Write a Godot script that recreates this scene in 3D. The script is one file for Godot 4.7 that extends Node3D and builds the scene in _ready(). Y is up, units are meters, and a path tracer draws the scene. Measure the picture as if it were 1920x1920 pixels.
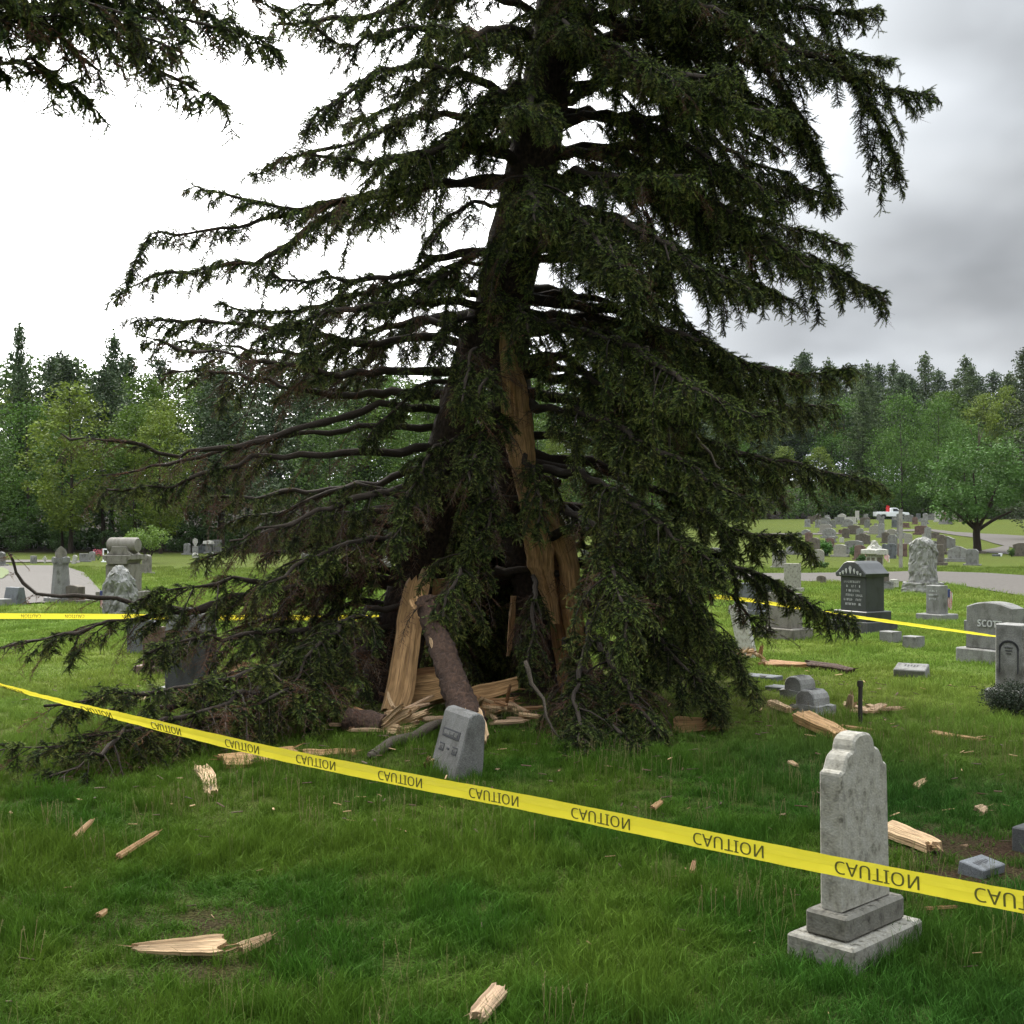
extends Node3D
# A storm-split spruce behind caution tape in a cemetery: one unit is a metre, the eye stands at x = 0, z = 0 and looks towards -z.

const F := 2300.0            # focal length in photograph pixels (1920 wide)
const EYE := Vector3(0, 2.15, 0)
const TREE_D := 15.2         # distance of the spruce
var view := Basis(Vector3.RIGHT, atan(25.0 / F))
var rng := RandomNumberGenerator.new()
var bump := FastNoiseLite.new()
var patch := FastNoiseLite.new()
var M := {}
var taken := {}

# ---------------------------------------------------------------- places
func hgt(x: float, z: float) -> float:
	var d := -z
	var a := x / maxf(absf(d), 1.0)
	var wr := smoothstep(-0.1, 0.12, a)
	var h := 3.2 * smoothstep(60.0, 215.0, d) * wr + 0.9 * smoothstep(85.0, 200.0, d) * (1.0 - wr)
	h += 0.05 * maxf(d - 225.0, 0.0)
	h += 0.035 * sin(x * 0.41 + 1.0) * sin(z * 0.33 + 0.4) + 0.012 * sin(x * 1.7) * sin(z * 1.3 + 2.0)
	return h

func P(px: float, py: float, d: float) -> Vector3:      # the point that a pixel of the photograph shows at that distance
	return EYE + view * Vector3((px - 960.0) / F * d, (960.0 - py) / F * d, -d)

func G(px: float, py: float) -> Vector3:                # the point of the ground that a pixel shows
	var lo := 3.0
	var hi := 3.0
	while hi < 420.0:
		var q := P(px, py, hi)
		if q.y < hgt(q.x, q.z):
			break
		lo = hi
		hi *= 1.03
	for i in 18:
		var mid := (lo + hi) * 0.5
		var q := P(px, py, mid)
		if q.y < hgt(q.x, q.z):
			hi = mid
		else:
			lo = mid
	var r := P(px, py, hi)
	r.y = hgt(r.x, r.z)
	return r

func on(x: float, z: float) -> Vector3:
	return Vector3(x, hgt(x, z), z)

func at_px(px: float, d: float) -> Vector3:             # on the ground, seen in that column, at that distance
	var x := (px - 960.0) / F * d
	return on(x, -d)

# ---------------------------------------------------------------- nodes
func numbered(called: String) -> String:
	taken[called] = taken.get(called, 0) + 1
	return called if taken[called] == 1 else "%s_%03d" % [called, taken[called] - 1]

func tag(o: Node3D, label: String, category: String, group := "", kind := "") -> Node3D:
	if label: o.set_meta("label", label)
	if category: o.set_meta("category", category)
	if group: o.set_meta("group", group)
	if kind: o.set_meta("kind", kind)
	return o

func thing(called: String, label: String, category: String, at := Vector3.ZERO, turn := 0.0, group := "") -> Node3D:
	var o := Node3D.new()
	o.name = numbered(called)
	add_child(o)
	o.position = at
	o.rotation_degrees.y = turn
	tag(o, label, category, group)
	return o

func part(called: String, mesh: Mesh, mat: Material, parent: Node3D, at := Transform3D()) -> MeshInstance3D:
	var o := MeshInstance3D.new()
	o.name = numbered(called) if parent == self else called
	o.mesh = mesh
	o.material_override = mat
	o.transform = at
	o.cast_shadow = GeometryInstance3D.SHADOW_CASTING_SETTING_ON
	parent.add_child(o, true)
	return o

func solo(called: String, mesh: Mesh, mat: Material, label: String, category: String, at := Transform3D(), group := "") -> MeshInstance3D:
	var o := part(called, mesh, mat, self, at)
	tag(o, label, category, group)
	return o

func scatter(called: String, mesh: Mesh, mat: Material, parent: Node3D, where: Array, tints: Array) -> MultiMeshInstance3D:
	var mm := MultiMesh.new()
	mm.transform_format = MultiMesh.TRANSFORM_3D
	mm.use_colors = true
	mm.mesh = mesh
	mm.instance_count = where.size()
	for i in where.size():
		mm.set_instance_transform(i, where[i])
		mm.set_instance_color(i, tints[i])
	var o := MultiMeshInstance3D.new()
	o.name = numbered(called) if parent == self else called
	o.multimesh = mm
	o.material_override = mat
	parent.add_child(o, true)
	o.set_meta("kind", "stuff")
	return o

# ---------------------------------------------------------------- meshes
class MB:
	var v := PackedVector3Array()
	var n := PackedVector3Array()
	var c := PackedColorArray()
	var uv := PackedVector2Array()
	var tint := Color(1, 1, 1)
	var colored := false
	func tri(a: Vector3, b: Vector3, d: Vector3) -> void:       # flat
		v.append(a); v.append(b); v.append(d)
		c.append(tint); c.append(tint); c.append(tint)
	func quad(a: Vector3, b: Vector3, d: Vector3, e: Vector3) -> void:
		tri(a, b, d)
		tri(a, d, e)
	func box(lo: Vector3, hi: Vector3, bev := 0.0, t := Transform3D()) -> void:
		var b := minf(bev, minf(hi.x - lo.x, minf(hi.y - lo.y, hi.z - lo.z)) * 0.4)
		var p := []
		for s in 8:
			var g := Vector3(1 if s & 1 else -1, 1 if s & 2 else -1, 1 if s & 4 else -1)
			var q := Vector3(hi.x if s & 1 else lo.x, hi.y if s & 2 else lo.y, hi.z if s & 4 else lo.z)
			p.append([t * (q - Vector3(0, g.y, g.z) * b), t * (q - Vector3(g.x, 0, g.z) * b), t * (q - Vector3(g.x, g.y, 0) * b)])
		for ax in 3:
			var u := 1 << ((ax + 1) % 3)
			var w := 1 << ((ax + 2) % 3)
			for side in 2:
				var s0 := (1 << ax) * side
				quad(p[s0][ax], p[s0 | u][ax], p[s0 | u | w][ax], p[s0 | w][ax])
			if b > 0.0:
				var a1 := (ax + 1) % 3
				var a2 := (ax + 2) % 3
				for k in 4:
					var s1 := (u if k & 1 else 0) | (w if k & 2 else 0)
					var s2 := s1 | (1 << ax)
					quad(p[s1][a1], p[s1][a2], p[s2][a2], p[s2][a1])
		if b > 0.0:
			for s in 8:
				tri(p[s][0], p[s][1], p[s][2])
	func smooth_tri(a: Vector3, na: Vector3, ua: Vector2, b: Vector3, nb: Vector3, ub: Vector2, d: Vector3, nd: Vector3, ud: Vector2) -> void:
		if (b - a).cross(d - a).dot(na + nb + nd) > 0.0:
			v.append(a); v.append(d); v.append(b)
			n.append(na); n.append(nd); n.append(nb)
			uv.append(ua); uv.append(ud); uv.append(ub)
		else:
			v.append(a); v.append(b); v.append(d)
			n.append(na); n.append(nb); n.append(nd)
			uv.append(ua); uv.append(ub); uv.append(ud)
		c.append(tint); c.append(tint); c.append(tint)
	func tube(pts: Array, rad: Array, sides: int, lump := 0.0, noise: FastNoiseLite = null, cap := true) -> void:   # smooth, tapering
		var rings := []
		var norms := []
		var along := 0.0
		var side := Vector3.RIGHT
		var us := []
		for i in pts.size():
			var dir: Vector3 = (pts[mini(i + 1, pts.size() - 1)] - pts[maxi(i - 1, 0)]).normalized()
			if i == 0:
				side = dir.cross(Vector3.UP if absf(dir.y) < 0.9 else Vector3.RIGHT).normalized()
			else:
				side = (side - dir * side.dot(dir)).normalized()
				along += pts[i].distance_to(pts[i - 1])
			us.append(along)
			var up := dir.cross(side)
			var ring := []
			var nn := []
			for k in sides:
				var an := TAU * k / sides
				var o := side * cos(an) + up * sin(an)
				var r: float = rad[i]
				if noise: r += lump * noise.get_noise_3dv((pts[i] + o * rad[i]) * (10.0 if rad[i] > 0.16 else 26.0))
				ring.append(pts[i] + o * r)
				nn.append(o)
			rings.append(ring)
			norms.append(nn)
		for i in pts.size() - 1:
			for k in sides:
				var k2 := (k + 1) % sides
				var u0 := float(k) / sides
				var u1 := float(k + 1) / sides
				smooth_tri(rings[i][k], norms[i][k], Vector2(u0, us[i]), rings[i][k2], norms[i][k2], Vector2(u1, us[i]), rings[i + 1][k2], norms[i + 1][k2], Vector2(u1, us[i + 1]))
				smooth_tri(rings[i][k], norms[i][k], Vector2(u0, us[i]), rings[i + 1][k2], norms[i + 1][k2], Vector2(u1, us[i + 1]), rings[i + 1][k], norms[i + 1][k], Vector2(u0, us[i + 1]))
		if cap and sides > 4:
			for e in [0, pts.size() - 1]:
				var q: Vector3 = pts[e]
				var dn: Vector3 = ((pts[1] - pts[0]) * -1.0 if e == 0 else pts[e] - pts[e - 1]).normalized()
				for k in sides:
					smooth_tri(q, dn, Vector2(0.5, us[e]), rings[e][k], dn, Vector2(0, us[e]), rings[e][(k + 1) % sides], dn, Vector2(1, us[e]))
	func mesh() -> ArrayMesh:
		var a := []
		a.resize(Mesh.ARRAY_MAX)
		a[Mesh.ARRAY_VERTEX] = v
		if n.size() == v.size() and n.size() > 0: a[Mesh.ARRAY_NORMAL] = n
		if uv.size() == v.size() and uv.size() > 0: a[Mesh.ARRAY_TEX_UV] = uv
		if colored: a[Mesh.ARRAY_COLOR] = c
		var m := ArrayMesh.new()
		m.add_surface_from_arrays(Mesh.PRIMITIVE_TRIANGLES, a)
		return m

# an upright outline (x, y) given thickness along z, with a chamfer all round its two faces; thick at the foot and at the top may differ
func extrude(b: MB, line: PackedVector2Array, thick: float, bev: float, t := Transform3D(), top_thick := -1.0) -> void:
	var inner := line
	inner = PackedVector2Array()
	var hi := 0.001
	for p in line: hi = maxf(hi, p.y)
	for i in line.size():
		var p := line[i]
		var e := (line[(i + 1) % line.size()] - line[(i - 1 + line.size()) % line.size()]).normalized()
		var nr := Vector2(e.y, -e.x)
		if Geometry2D.is_point_in_polygon(p + nr * bev * 0.3, line): nr = -nr
		inner.append(p - nr * bev)
	var half := func(y: float) -> float:
		return (thick if top_thick < 0.0 else lerpf(thick, top_thick, clampf(y / hi, 0.0, 1.0))) * 0.5
	var idx := Geometry2D.triangulate_polygon(inner)
	for s in [1.0, -1.0]:
		for i in range(0, idx.size(), 3):
			var q := []
			for k in 3:
				var p := inner[idx[i + k]]
				q.append(t * Vector3(p.x, p.y, s * half.call(p.y)))
			b.tri(q[0], q[1], q[2])
		for i in line.size():
			var j := (i + 1) % line.size()
			b.quad(t * Vector3(inner[i].x, inner[i].y, s * half.call(inner[i].y)), t * Vector3(inner[j].x, inner[j].y, s * half.call(inner[j].y)), t * Vector3(line[j].x, line[j].y, s * (half.call(line[j].y) - bev)), t * Vector3(line[i].x, line[i].y, s * (half.call(line[i].y) - bev)))
	for i in line.size():
		var j := (i + 1) % line.size()
		var a: float = half.call(line[i].y) - bev
		var d: float = half.call(line[j].y) - bev
		b.quad(t * Vector3(line[i].x, line[i].y, a), t * Vector3(line[j].x, line[j].y, d), t * Vector3(line[j].x, line[j].y, -d), t * Vector3(line[i].x, line[i].y, -a))

# a rock-faced block standing on y = 0
func rock(size: Vector3, rough: float, n: int, taper: float, sd: float, crown := 0.0) -> ArrayMesh:
	var b := MB.new()
	var spot := func(q: Vector3) -> Vector3:               # q in -1..1
		var k := 1.0 - taper * (q.y * 0.5 + 0.5)
		var r := Vector3(q.x * size.x * 0.5 * k, (q.y * 0.5 + 0.5) * size.y, q.z * size.z * 0.5 * k)
		if crown > 0.0: r.y -= crown * (q.x * q.x + 0.6 * q.z * q.z) * smoothstep(0.3, 1.0, q.y)
		var o := r * 9.0 + Vector3(sd * 13.7, sd * 5.1, sd * 3.3)
		var w := Vector3(bump.get_noise_3dv(o), bump.get_noise_3dv(o + Vector3(40, 0, 0)), bump.get_noise_3dv(o + Vector3(0, 40, 0)))
		var w2 := Vector3(bump.get_noise_3dv(o * 3.0), bump.get_noise_3dv(o * 3.0 + Vector3(40, 0, 0)), bump.get_noise_3dv(o * 3.0 + Vector3(0, 40, 0)))
		return r + (w * 1.6 + w2 * 0.7) * rough * (0.15 if q.y < -0.99 else 1.0)
	for ax in 3:
		for s in [-1.0, 1.0]:
			for i in n:
				for j in n:
					var c4 := []
					for k in [[0, 0], [1, 0], [1, 1], [0, 1]]:
						var q := Vector3.ZERO
						q[ax] = s
						q[(ax + 1) % 3] = -1.0 + 2.0 * (i + k[0]) / n
						q[(ax + 2) % 3] = -1.0 + 2.0 * (j + k[1]) / n
						c4.append(spot.call(q))
					b.quad(c4[0], c4[1], c4[2], c4[3])
	return b.mesh()

func outline(kind: String, w: float, h: float) -> PackedVector2Array:
	var r := PackedVector2Array()
	var x := w * 0.5
	r.append(Vector2(-x, 0)); r.append(Vector2(x, 0))
	match kind:
		"arch":
			for i in 11:
				var a := PI * i / 10.0
				r.append(Vector2(cos(a) * x, h - x * 0.55 + sin(a) * x * 0.55))
		"soft":                                             # a shallow curve between two shoulders
			for i in 11:
				var s := 1.0 - i / 5.0
				r.append(Vector2(s * x, h - h * 0.12 * pow(absf(s), 2.2)))
		"serp":
			for i in 15:
				var s := 1.0 - i / 7.0
				r.append(Vector2(s * x, h - 0.13 * w * (1.0 - cos(absf(s) * PI)) * 0.5 - 0.03 * w * absf(s)))
		"gable":
			r.append(Vector2(x, h * 0.82)); r.append(Vector2(0, h)); r.append(Vector2(-x, h * 0.82))
		"clip":                                             # corners cut off
			r.append(Vector2(x, h * 0.86)); r.append(Vector2(x * 0.62, h)); r.append(Vector2(-x * 0.62, h)); r.append(Vector2(-x, h * 0.86))
		"ogee":                                             # a round head on two sweeping shoulders
			var side := [[1.0, 0.775], [0.985, 0.79], [0.93, 0.8], [0.86, 0.805], [0.82, 0.825], [0.76, 0.858], [0.68, 0.885], [0.58, 0.9], [0.5, 0.902], [0.47, 0.91], [0.455, 0.935], [0.4, 0.966], [0.3, 0.987], [0.16, 0.998], [0.0, 1.0]]
			for q in side: r.append(Vector2(q[0] * x, q[1] * h))
			for i in range(side.size() - 2, -1, -1): r.append(Vector2(-side[i][0] * x, side[i][1] * h))
		_:
			r.append(Vector2(x, h)); r.append(Vector2(-x, h))
	return r

func slab(kind: String, w: float, h: float, thick: float, bev := 0.012, top_thick := -1.0, at := Transform3D()) -> ArrayMesh:
	var b := MB.new()
	extrude(b, outline(kind, w, h), thick, bev, at, top_thick)
	return b.mesh()

func block(w: float, h: float, d: float, bev := 0.012, at := Transform3D()) -> ArrayMesh:
	var b := MB.new()
	b.box(Vector3(-w * 0.5, 0, -d * 0.5), Vector3(w * 0.5, h, d * 0.5), bev, at)
	return b.mesh()

func up(y: float) -> Transform3D:
	return Transform3D(Basis(), Vector3(0, y, 0))

func words(text: String, size: float, deep := 0.006) -> TextMesh:
	var t := TextMesh.new()
	var f := SystemFont.new()
	f.font_names = PackedStringArray(["Droid Sans"])
	f.font_weight = 400 if text == "CAUTION" else 700
	t.font = f
	t.text = text
	t.font_size = 64
	t.pixel_size = size / 46.0
	t.depth = deep
	return t

func curve(ctrl: Array, step: float) -> Array:              # a smooth line through the given points
	var r := []
	for i in ctrl.size() - 1:
		var a: Vector3 = ctrl[maxi(i - 1, 0)]
		var b: Vector3 = ctrl[i]
		var c: Vector3 = ctrl[i + 1]
		var d: Vector3 = ctrl[mini(i + 2, ctrl.size() - 1)]
		var k := maxi(2, int(b.distance_to(c) / step))
		for j in k:
			r.append(b.cubic_interpolate(c, a, d, float(j) / k))
	r.append(ctrl[-1])
	return r

# ---------------------------------------------------------------- the scene
func _ready() -> void:
	rng.seed = 4711
	bump.seed = 5
	bump.frequency = 0.4
	bump.fractal_octaves = 3
	patch.seed = 9
	patch.frequency = 0.35
	patch.fractal_octaves = 3
	var cam := Camera3D.new()
	cam.name = "camera"
	cam.fov = rad_to_deg(2.0 * atan(960.0 / F))
	cam.near = 0.1
	cam.far = 1500.0
	cam.transform = Transform3D(view, EYE)
	add_child(cam)
	cam.current = true
	var env := Environment.new()
	env.background_mode = Environment.BG_SKY
	env.sky = Sky.new()
	env.sky.sky_material = make_sky()
	env.tonemap_mode = Environment.TONE_MAPPER_LINEAR
	env.tonemap_exposure = 1.9
	env.fog_enabled = true
	env.fog_density = 0.000035
	env.fog_light_color = Color(0.92, 0.95, 1.0)
	env.sdfgi_enabled = true
	env.ssao_enabled = true
	env.ssil_enabled = true
	var we := WorldEnvironment.new()
	we.name = "world"
	we.environment = env
	add_child(we)
	var sun := DirectionalLight3D.new()
	sun.name = "sun"
	sun.light_energy = 0.5
	sun.light_color = Color(1.0, 0.96, 0.9)
	sun.light_angular_distance = 14.0
	sun.shadow_enabled = true
	add_child(sun)
	sun.look_at_from_position(Vector3(-20, 40, -34), Vector3(0, 0, 0))
	make_materials()
	make_sprigs()
	make_ground()
	make_roads()
	make_grass()
	make_spruce()
	make_neighbour()
	make_woods()
	make_right_stones()
	make_left_stones()
	make_far_stones()
	make_near_stones()
	make_debris()
	make_tapes()

# A broken overcast: bright where the sun stands behind it (left of the spruce), grey bands of cloud to the right, paler towards the horizon and overhead.
func make_sky() -> PanoramaSkyMaterial:
	var w := 1536
	var h := 768
	var im := Image.create(w, h, false, Image.FORMAT_RGBF)
	var nz := FastNoiseLite.new()
	nz.seed = 31
	nz.frequency = 1.0
	nz.fractal_octaves = 5
	var sun := Vector3(-20, 22, -40).normalized()
	for y in h:
		var el := PI * 0.5 - PI * (y + 0.5) / h
		for x in w:
			var az := TAU * (x + 0.5) / w                       # the left edge of a panorama is -z
			var d := Vector3(sin(az) * cos(el), sin(el), -cos(az) * cos(el))
			var c := Color(0.5, 0.52, 0.54)
			if el > -0.05:
				var e := maxf(d.y, 0.0)
				var q := Vector3(d.x, 0.0, d.z) / (e + 0.22)
				var n := nz.get_noise_3d(q.x * 0.9 + 4.0, 1.7, q.z * 0.9)
				var n2 := nz.get_noise_3d(q.x * 2.4 - 7.0, 5.2, q.z * 2.4)
				var ang := acos(clampf(d.dot(sun), -1, 1))
				var glow := exp(-pow(ang / 0.48, 2.8))
				var base := (0.26 + 0.15 * smoothstep(0.25, 0.4, e)) * (1.0 - 0.3 * exp(-pow((e - 0.2) / 0.075, 2.0))) + 1.9 * smoothstep(0.4, 0.95, e) + 0.5 * exp(-pow(e / 0.075, 2.0))
				var cloud := clampf(1.0 + n * 0.8 + n2 * 0.45, 0.6, 1.6)
				var l := base * cloud + 4.0 * glow * (1.0 + 0.2 * n)
				var cool := clampf(1.0 - glow * 2.0 - 0.4 * maxf(n, 0.0), 0.0, 1.0)
				c = Color(l * lerpf(1.0, 0.93, cool), l * lerpf(1.0, 0.985, cool), l * lerpf(0.985, 1.045, cool))
			im.set_pixel(x, y, c)
	var m := PanoramaSkyMaterial.new()
	m.panorama = ImageTexture.create_from_image(im)
	return m

# ---------------------------------------------------------------- ground
func soil(x: float, z: float) -> float:                    # bare earth, 0 to 1
	var s := 0.0
	for q in SOIL:
		var d := Vector2((x - q[0]) / q[2], (z - q[1]) / q[3]).length()
		s = maxf(s, (1.15 - d) * q[4])
	return clampf(s + patch.get_noise_2d(x * 6.0, z * 6.0) * 0.45 * minf(1.0, s * 3.0), 0.0, 1.0)

var SOIL := []

func grass_tone(x: float, z: float) -> Color:
	var a := patch.get_noise_2d(x * 1.3, z * 1.3)
	var b := patch.get_noise_2d(x * 0.35 + 70.0, z * 0.35)
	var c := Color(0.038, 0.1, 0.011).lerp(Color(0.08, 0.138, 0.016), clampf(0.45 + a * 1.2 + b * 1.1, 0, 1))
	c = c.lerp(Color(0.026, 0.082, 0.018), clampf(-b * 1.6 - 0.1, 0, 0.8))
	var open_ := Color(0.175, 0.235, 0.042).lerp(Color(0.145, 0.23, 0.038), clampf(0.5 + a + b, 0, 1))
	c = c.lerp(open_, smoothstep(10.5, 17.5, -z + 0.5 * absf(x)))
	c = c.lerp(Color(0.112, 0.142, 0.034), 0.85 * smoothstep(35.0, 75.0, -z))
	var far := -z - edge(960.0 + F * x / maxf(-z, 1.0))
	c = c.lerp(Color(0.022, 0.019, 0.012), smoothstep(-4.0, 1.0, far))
	return c

func make_ground() -> void:
	for q in [[400, 1735, 0.85, 0.6, 0.72], [430, 1830, 0.7, 0.3, 0.66], [1870, 1590, 1.3, 0.7, 1.25], [1780, 1655, 0.9, 0.45, 1.1], [1790, 1600, 0.6, 0.5, 1.0], [1900, 1640, 0.5, 0.5, 0.9], [1700, 1700, 0.5, 0.3, 0.5], [700, 1660, 0.5, 0.3, 0.35], [60, 1690, 0.5, 0.25, 0.4], [530, 1760, 0.3, 0.2, 0.5]]:
		var g := G(q[0], q[1])
		SOIL.append([g.x, g.z, q[2], q[3], q[4]])
	SOIL.append([-0.1, -15.7, 4.6, 3.5, 1.0])
	var b := PackedVector3Array()
	var c := PackedColorArray()
	var idx := PackedInt32Array()
	var rows := 190
	var cols := 240
	for i in rows + 1:
		var r := 1.2 * pow(760.0 / 1.2, pow(float(i) / rows, 1.12))
		for j in cols + 1:
			var s := float(j) / cols * 2.0 - 1.0
			var an := (s * 0.62 if absf(s) < 0.8 else signf(s) * (0.496 + (absf(s) - 0.8) * 13.2))
			var x := sin(an) * r
			var z := -cos(an) * r
			b.append(Vector3(x, hgt(x, z), z))
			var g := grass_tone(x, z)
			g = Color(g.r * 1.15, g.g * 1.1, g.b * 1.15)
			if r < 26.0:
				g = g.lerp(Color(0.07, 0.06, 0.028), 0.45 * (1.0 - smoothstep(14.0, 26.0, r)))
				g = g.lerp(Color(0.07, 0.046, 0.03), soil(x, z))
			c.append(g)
	for i in rows:
		for j in cols:
			var a := i * (cols + 1) + j
			idx.append_array([a, a + cols + 1, a + 1, a + 1, a + cols + 1, a + cols + 2])
	var nn := PackedVector3Array()
	for p in b:
		var e := 0.05 + 0.01 * absf(p.z)
		nn.append(Vector3(hgt(p.x - e, p.z) - hgt(p.x + e, p.z), 2.0 * e, hgt(p.x, p.z - e) - hgt(p.x, p.z + e)).normalized())
	# the winding that goes with upward normals
	if (b[idx[1]] - b[idx[0]]).cross(b[idx[2]] - b[idx[0]]).y > 0.0:
		for k in range(0, idx.size(), 3):
			var t := idx[k + 1]
			idx[k + 1] = idx[k + 2]
			idx[k + 2] = t
	var arr := []
	arr.resize(Mesh.ARRAY_MAX)
	arr[Mesh.ARRAY_VERTEX] = b
	arr[Mesh.ARRAY_NORMAL] = nn
	arr[Mesh.ARRAY_COLOR] = c
	arr[Mesh.ARRAY_INDEX] = idx
	var m := ArrayMesh.new()
	m.add_surface_from_arrays(Mesh.PRIMITIVE_TRIANGLES, arr)
	tag(part("ground", m, M.ground, self), "mown cemetery lawn rising gently to the woods", "ground", "", "structure")

var ROADS := []                                            # each road as a polygon on the ground, which keeps grass off

# a road between two edges given in photograph pixels, nearer edge second
func road(called: String, far: Array, near: Array, label: String, across := 5) -> void:
	var b := MB.new()
	var grid := []
	var n := 40
	var pick := func(e: Array, t: float) -> Vector3:
		var f := t * (e.size() - 1)
		var k := mini(int(f), e.size() - 2)
		return G(lerpf(e[k][0], e[k + 1][0], f - k), lerpf(e[k][1], e[k + 1][1], f - k))
	var ring := PackedVector2Array()
	var back := PackedVector2Array()
	for i in n + 1:
		var a: Vector3 = pick.call(far, float(i) / n)
		var d: Vector3 = pick.call(near, float(i) / n)
		a += (a - d).normalized() * rng.randf_range(-0.12, 0.12)
		d += (d - a).normalized() * rng.randf_range(-0.12, 0.12)
		ring.append(Vector2(a.x, a.z))
		back.append(Vector2(d.x, d.z))
		var row := []
		for j in across + 1:
			var p := a.lerp(d, float(j) / across)
			row.append(on(p.x, p.z) + Vector3(0, 0.03 - 0.0002 * p.z, 0))
		grid.append(row)
	for i in n:
		for j in across:
			b.quad(grid[i][j], grid[i + 1][j], grid[i + 1][j + 1], grid[i][j + 1])
	back.reverse()
	ring.append_array(back)
	ROADS.append(ring)
	tag(part(called, b.mesh(), M.road, self), label, "road", "", "structure")

func make_roads() -> void:
	road("road", [[1120, 1078], [1290, 1076], [1480, 1076], [1640, 1074], [1720, 1072], [1800, 1074], [1860, 1076], [1930, 1081], [2100, 1092]], [[1120, 1084], [1290, 1087], [1480, 1091], [1600, 1093], [1700, 1092], [1770, 1094], [1850, 1108], [1930, 1121], [2100, 1146]], "grey gravel lane crossing the lawn behind the rough monument", 6)
	road("road", [[1380, 1001], [1560, 1000], [1650, 995], [1740, 992], [1790, 998], [1840, 1001], [1880, 1003], [1930, 1006], [2010, 1009]], [[1380, 1003.5], [1560, 1003], [1650, 998], [1740, 996], [1790, 1004], [1830, 1009], [1862, 1019], [1930, 1035], [2010, 1045]], "pale lane bending behind the maple on the far slope", 6)
	road("road", [[1835, 1034], [1850, 1031], [1868, 1028], [1882, 1024], [1892, 1022]], [[1835, 1036.5], [1850, 1037], [1868, 1038], [1882, 1039], [1892, 1040]], "spur of pale lane ending at the dark kerb right of the maple", 4)
	road("road", [[-260, 1062], [0, 1062.5], [60, 1061], [105, 1061.5], [128, 1065], [158, 1075]], [[-260, 1142], [-40, 1136], [40, 1133], [110, 1131], [185, 1128], [200, 1118]], "wide gravel lane behind the domed pillar on the left", 14)
	road("road", [[-200, 1050.5], [0, 1051], [60, 1050.5], [105, 1051], [150, 1054]], [[-200, 1055], [0, 1055.5], [60, 1055], [105, 1055], [150, 1056]], "narrow far strip of gravel lane along the dark left woods", 4)
	# the lawn that the left lane bends round
	var b := MB.new()
	var pts := [G(-160, 1067), G(6, 1066), G(16, 1071), G(17, 1077), G(4, 1087), G(-160, 1091)]
	for i in range(1, 5):
		b.tri(pts[0] + Vector3(0, 0.06, 0), pts[i] + Vector3(0, 0.06, 0), pts[i + 1] + Vector3(0, 0.06, 0))
	var m := plain(lin(0.08, 0.105, 0.025), 0.95)
	tag(part("lawn", b.mesh(), m, self), "tongue of lawn in the bend of the left lane", "lawn", "", "structure")

func on_road(p: Vector2) -> bool:
	for r in ROADS:
		if Geometry2D.is_point_in_polygon(p, r): return true
	return false

var HOLES := []                                            # [x, z, radius]: no grass where a stone stands

func tuft(blades: int, spread: float, tall: float, wide: float) -> ArrayMesh:
	var b := MB.new()
	b.colored = true
	for i in blades:
		var an := rng.randf() * TAU
		var rr := spread * sqrt(rng.randf())
		var p := Vector3(cos(an) * rr, -0.01, sin(an) * rr)
		var h := tall * rng.randf_range(0.45, 1.1)
		var lean := Vector3(rng.randfn(), 0, rng.randfn()) * 0.34 * h
		var fa := rng.randf() * TAU
		var s := Vector3(cos(fa), 0, sin(fa)) * wide * 0.5
		var m := p + Vector3(0, h * 0.62, 0) + lean * 0.4
		var t := p + Vector3(0, h * 0.93, 0) + lean * 1.25
		var g := rng.randf_range(0.7, 1.25)
		var dry := rng.randf()
		b.tint = Color(g, g, g) if dry > 0.07 else Color(1.7 * g, 1.15 * g, 1.5 * g)
		b.quad(p - s, p + s, m + s * 0.75, m - s * 0.75)
		b.tri(m - s * 0.75, m + s * 0.75, t)
	return b.mesh()

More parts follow.
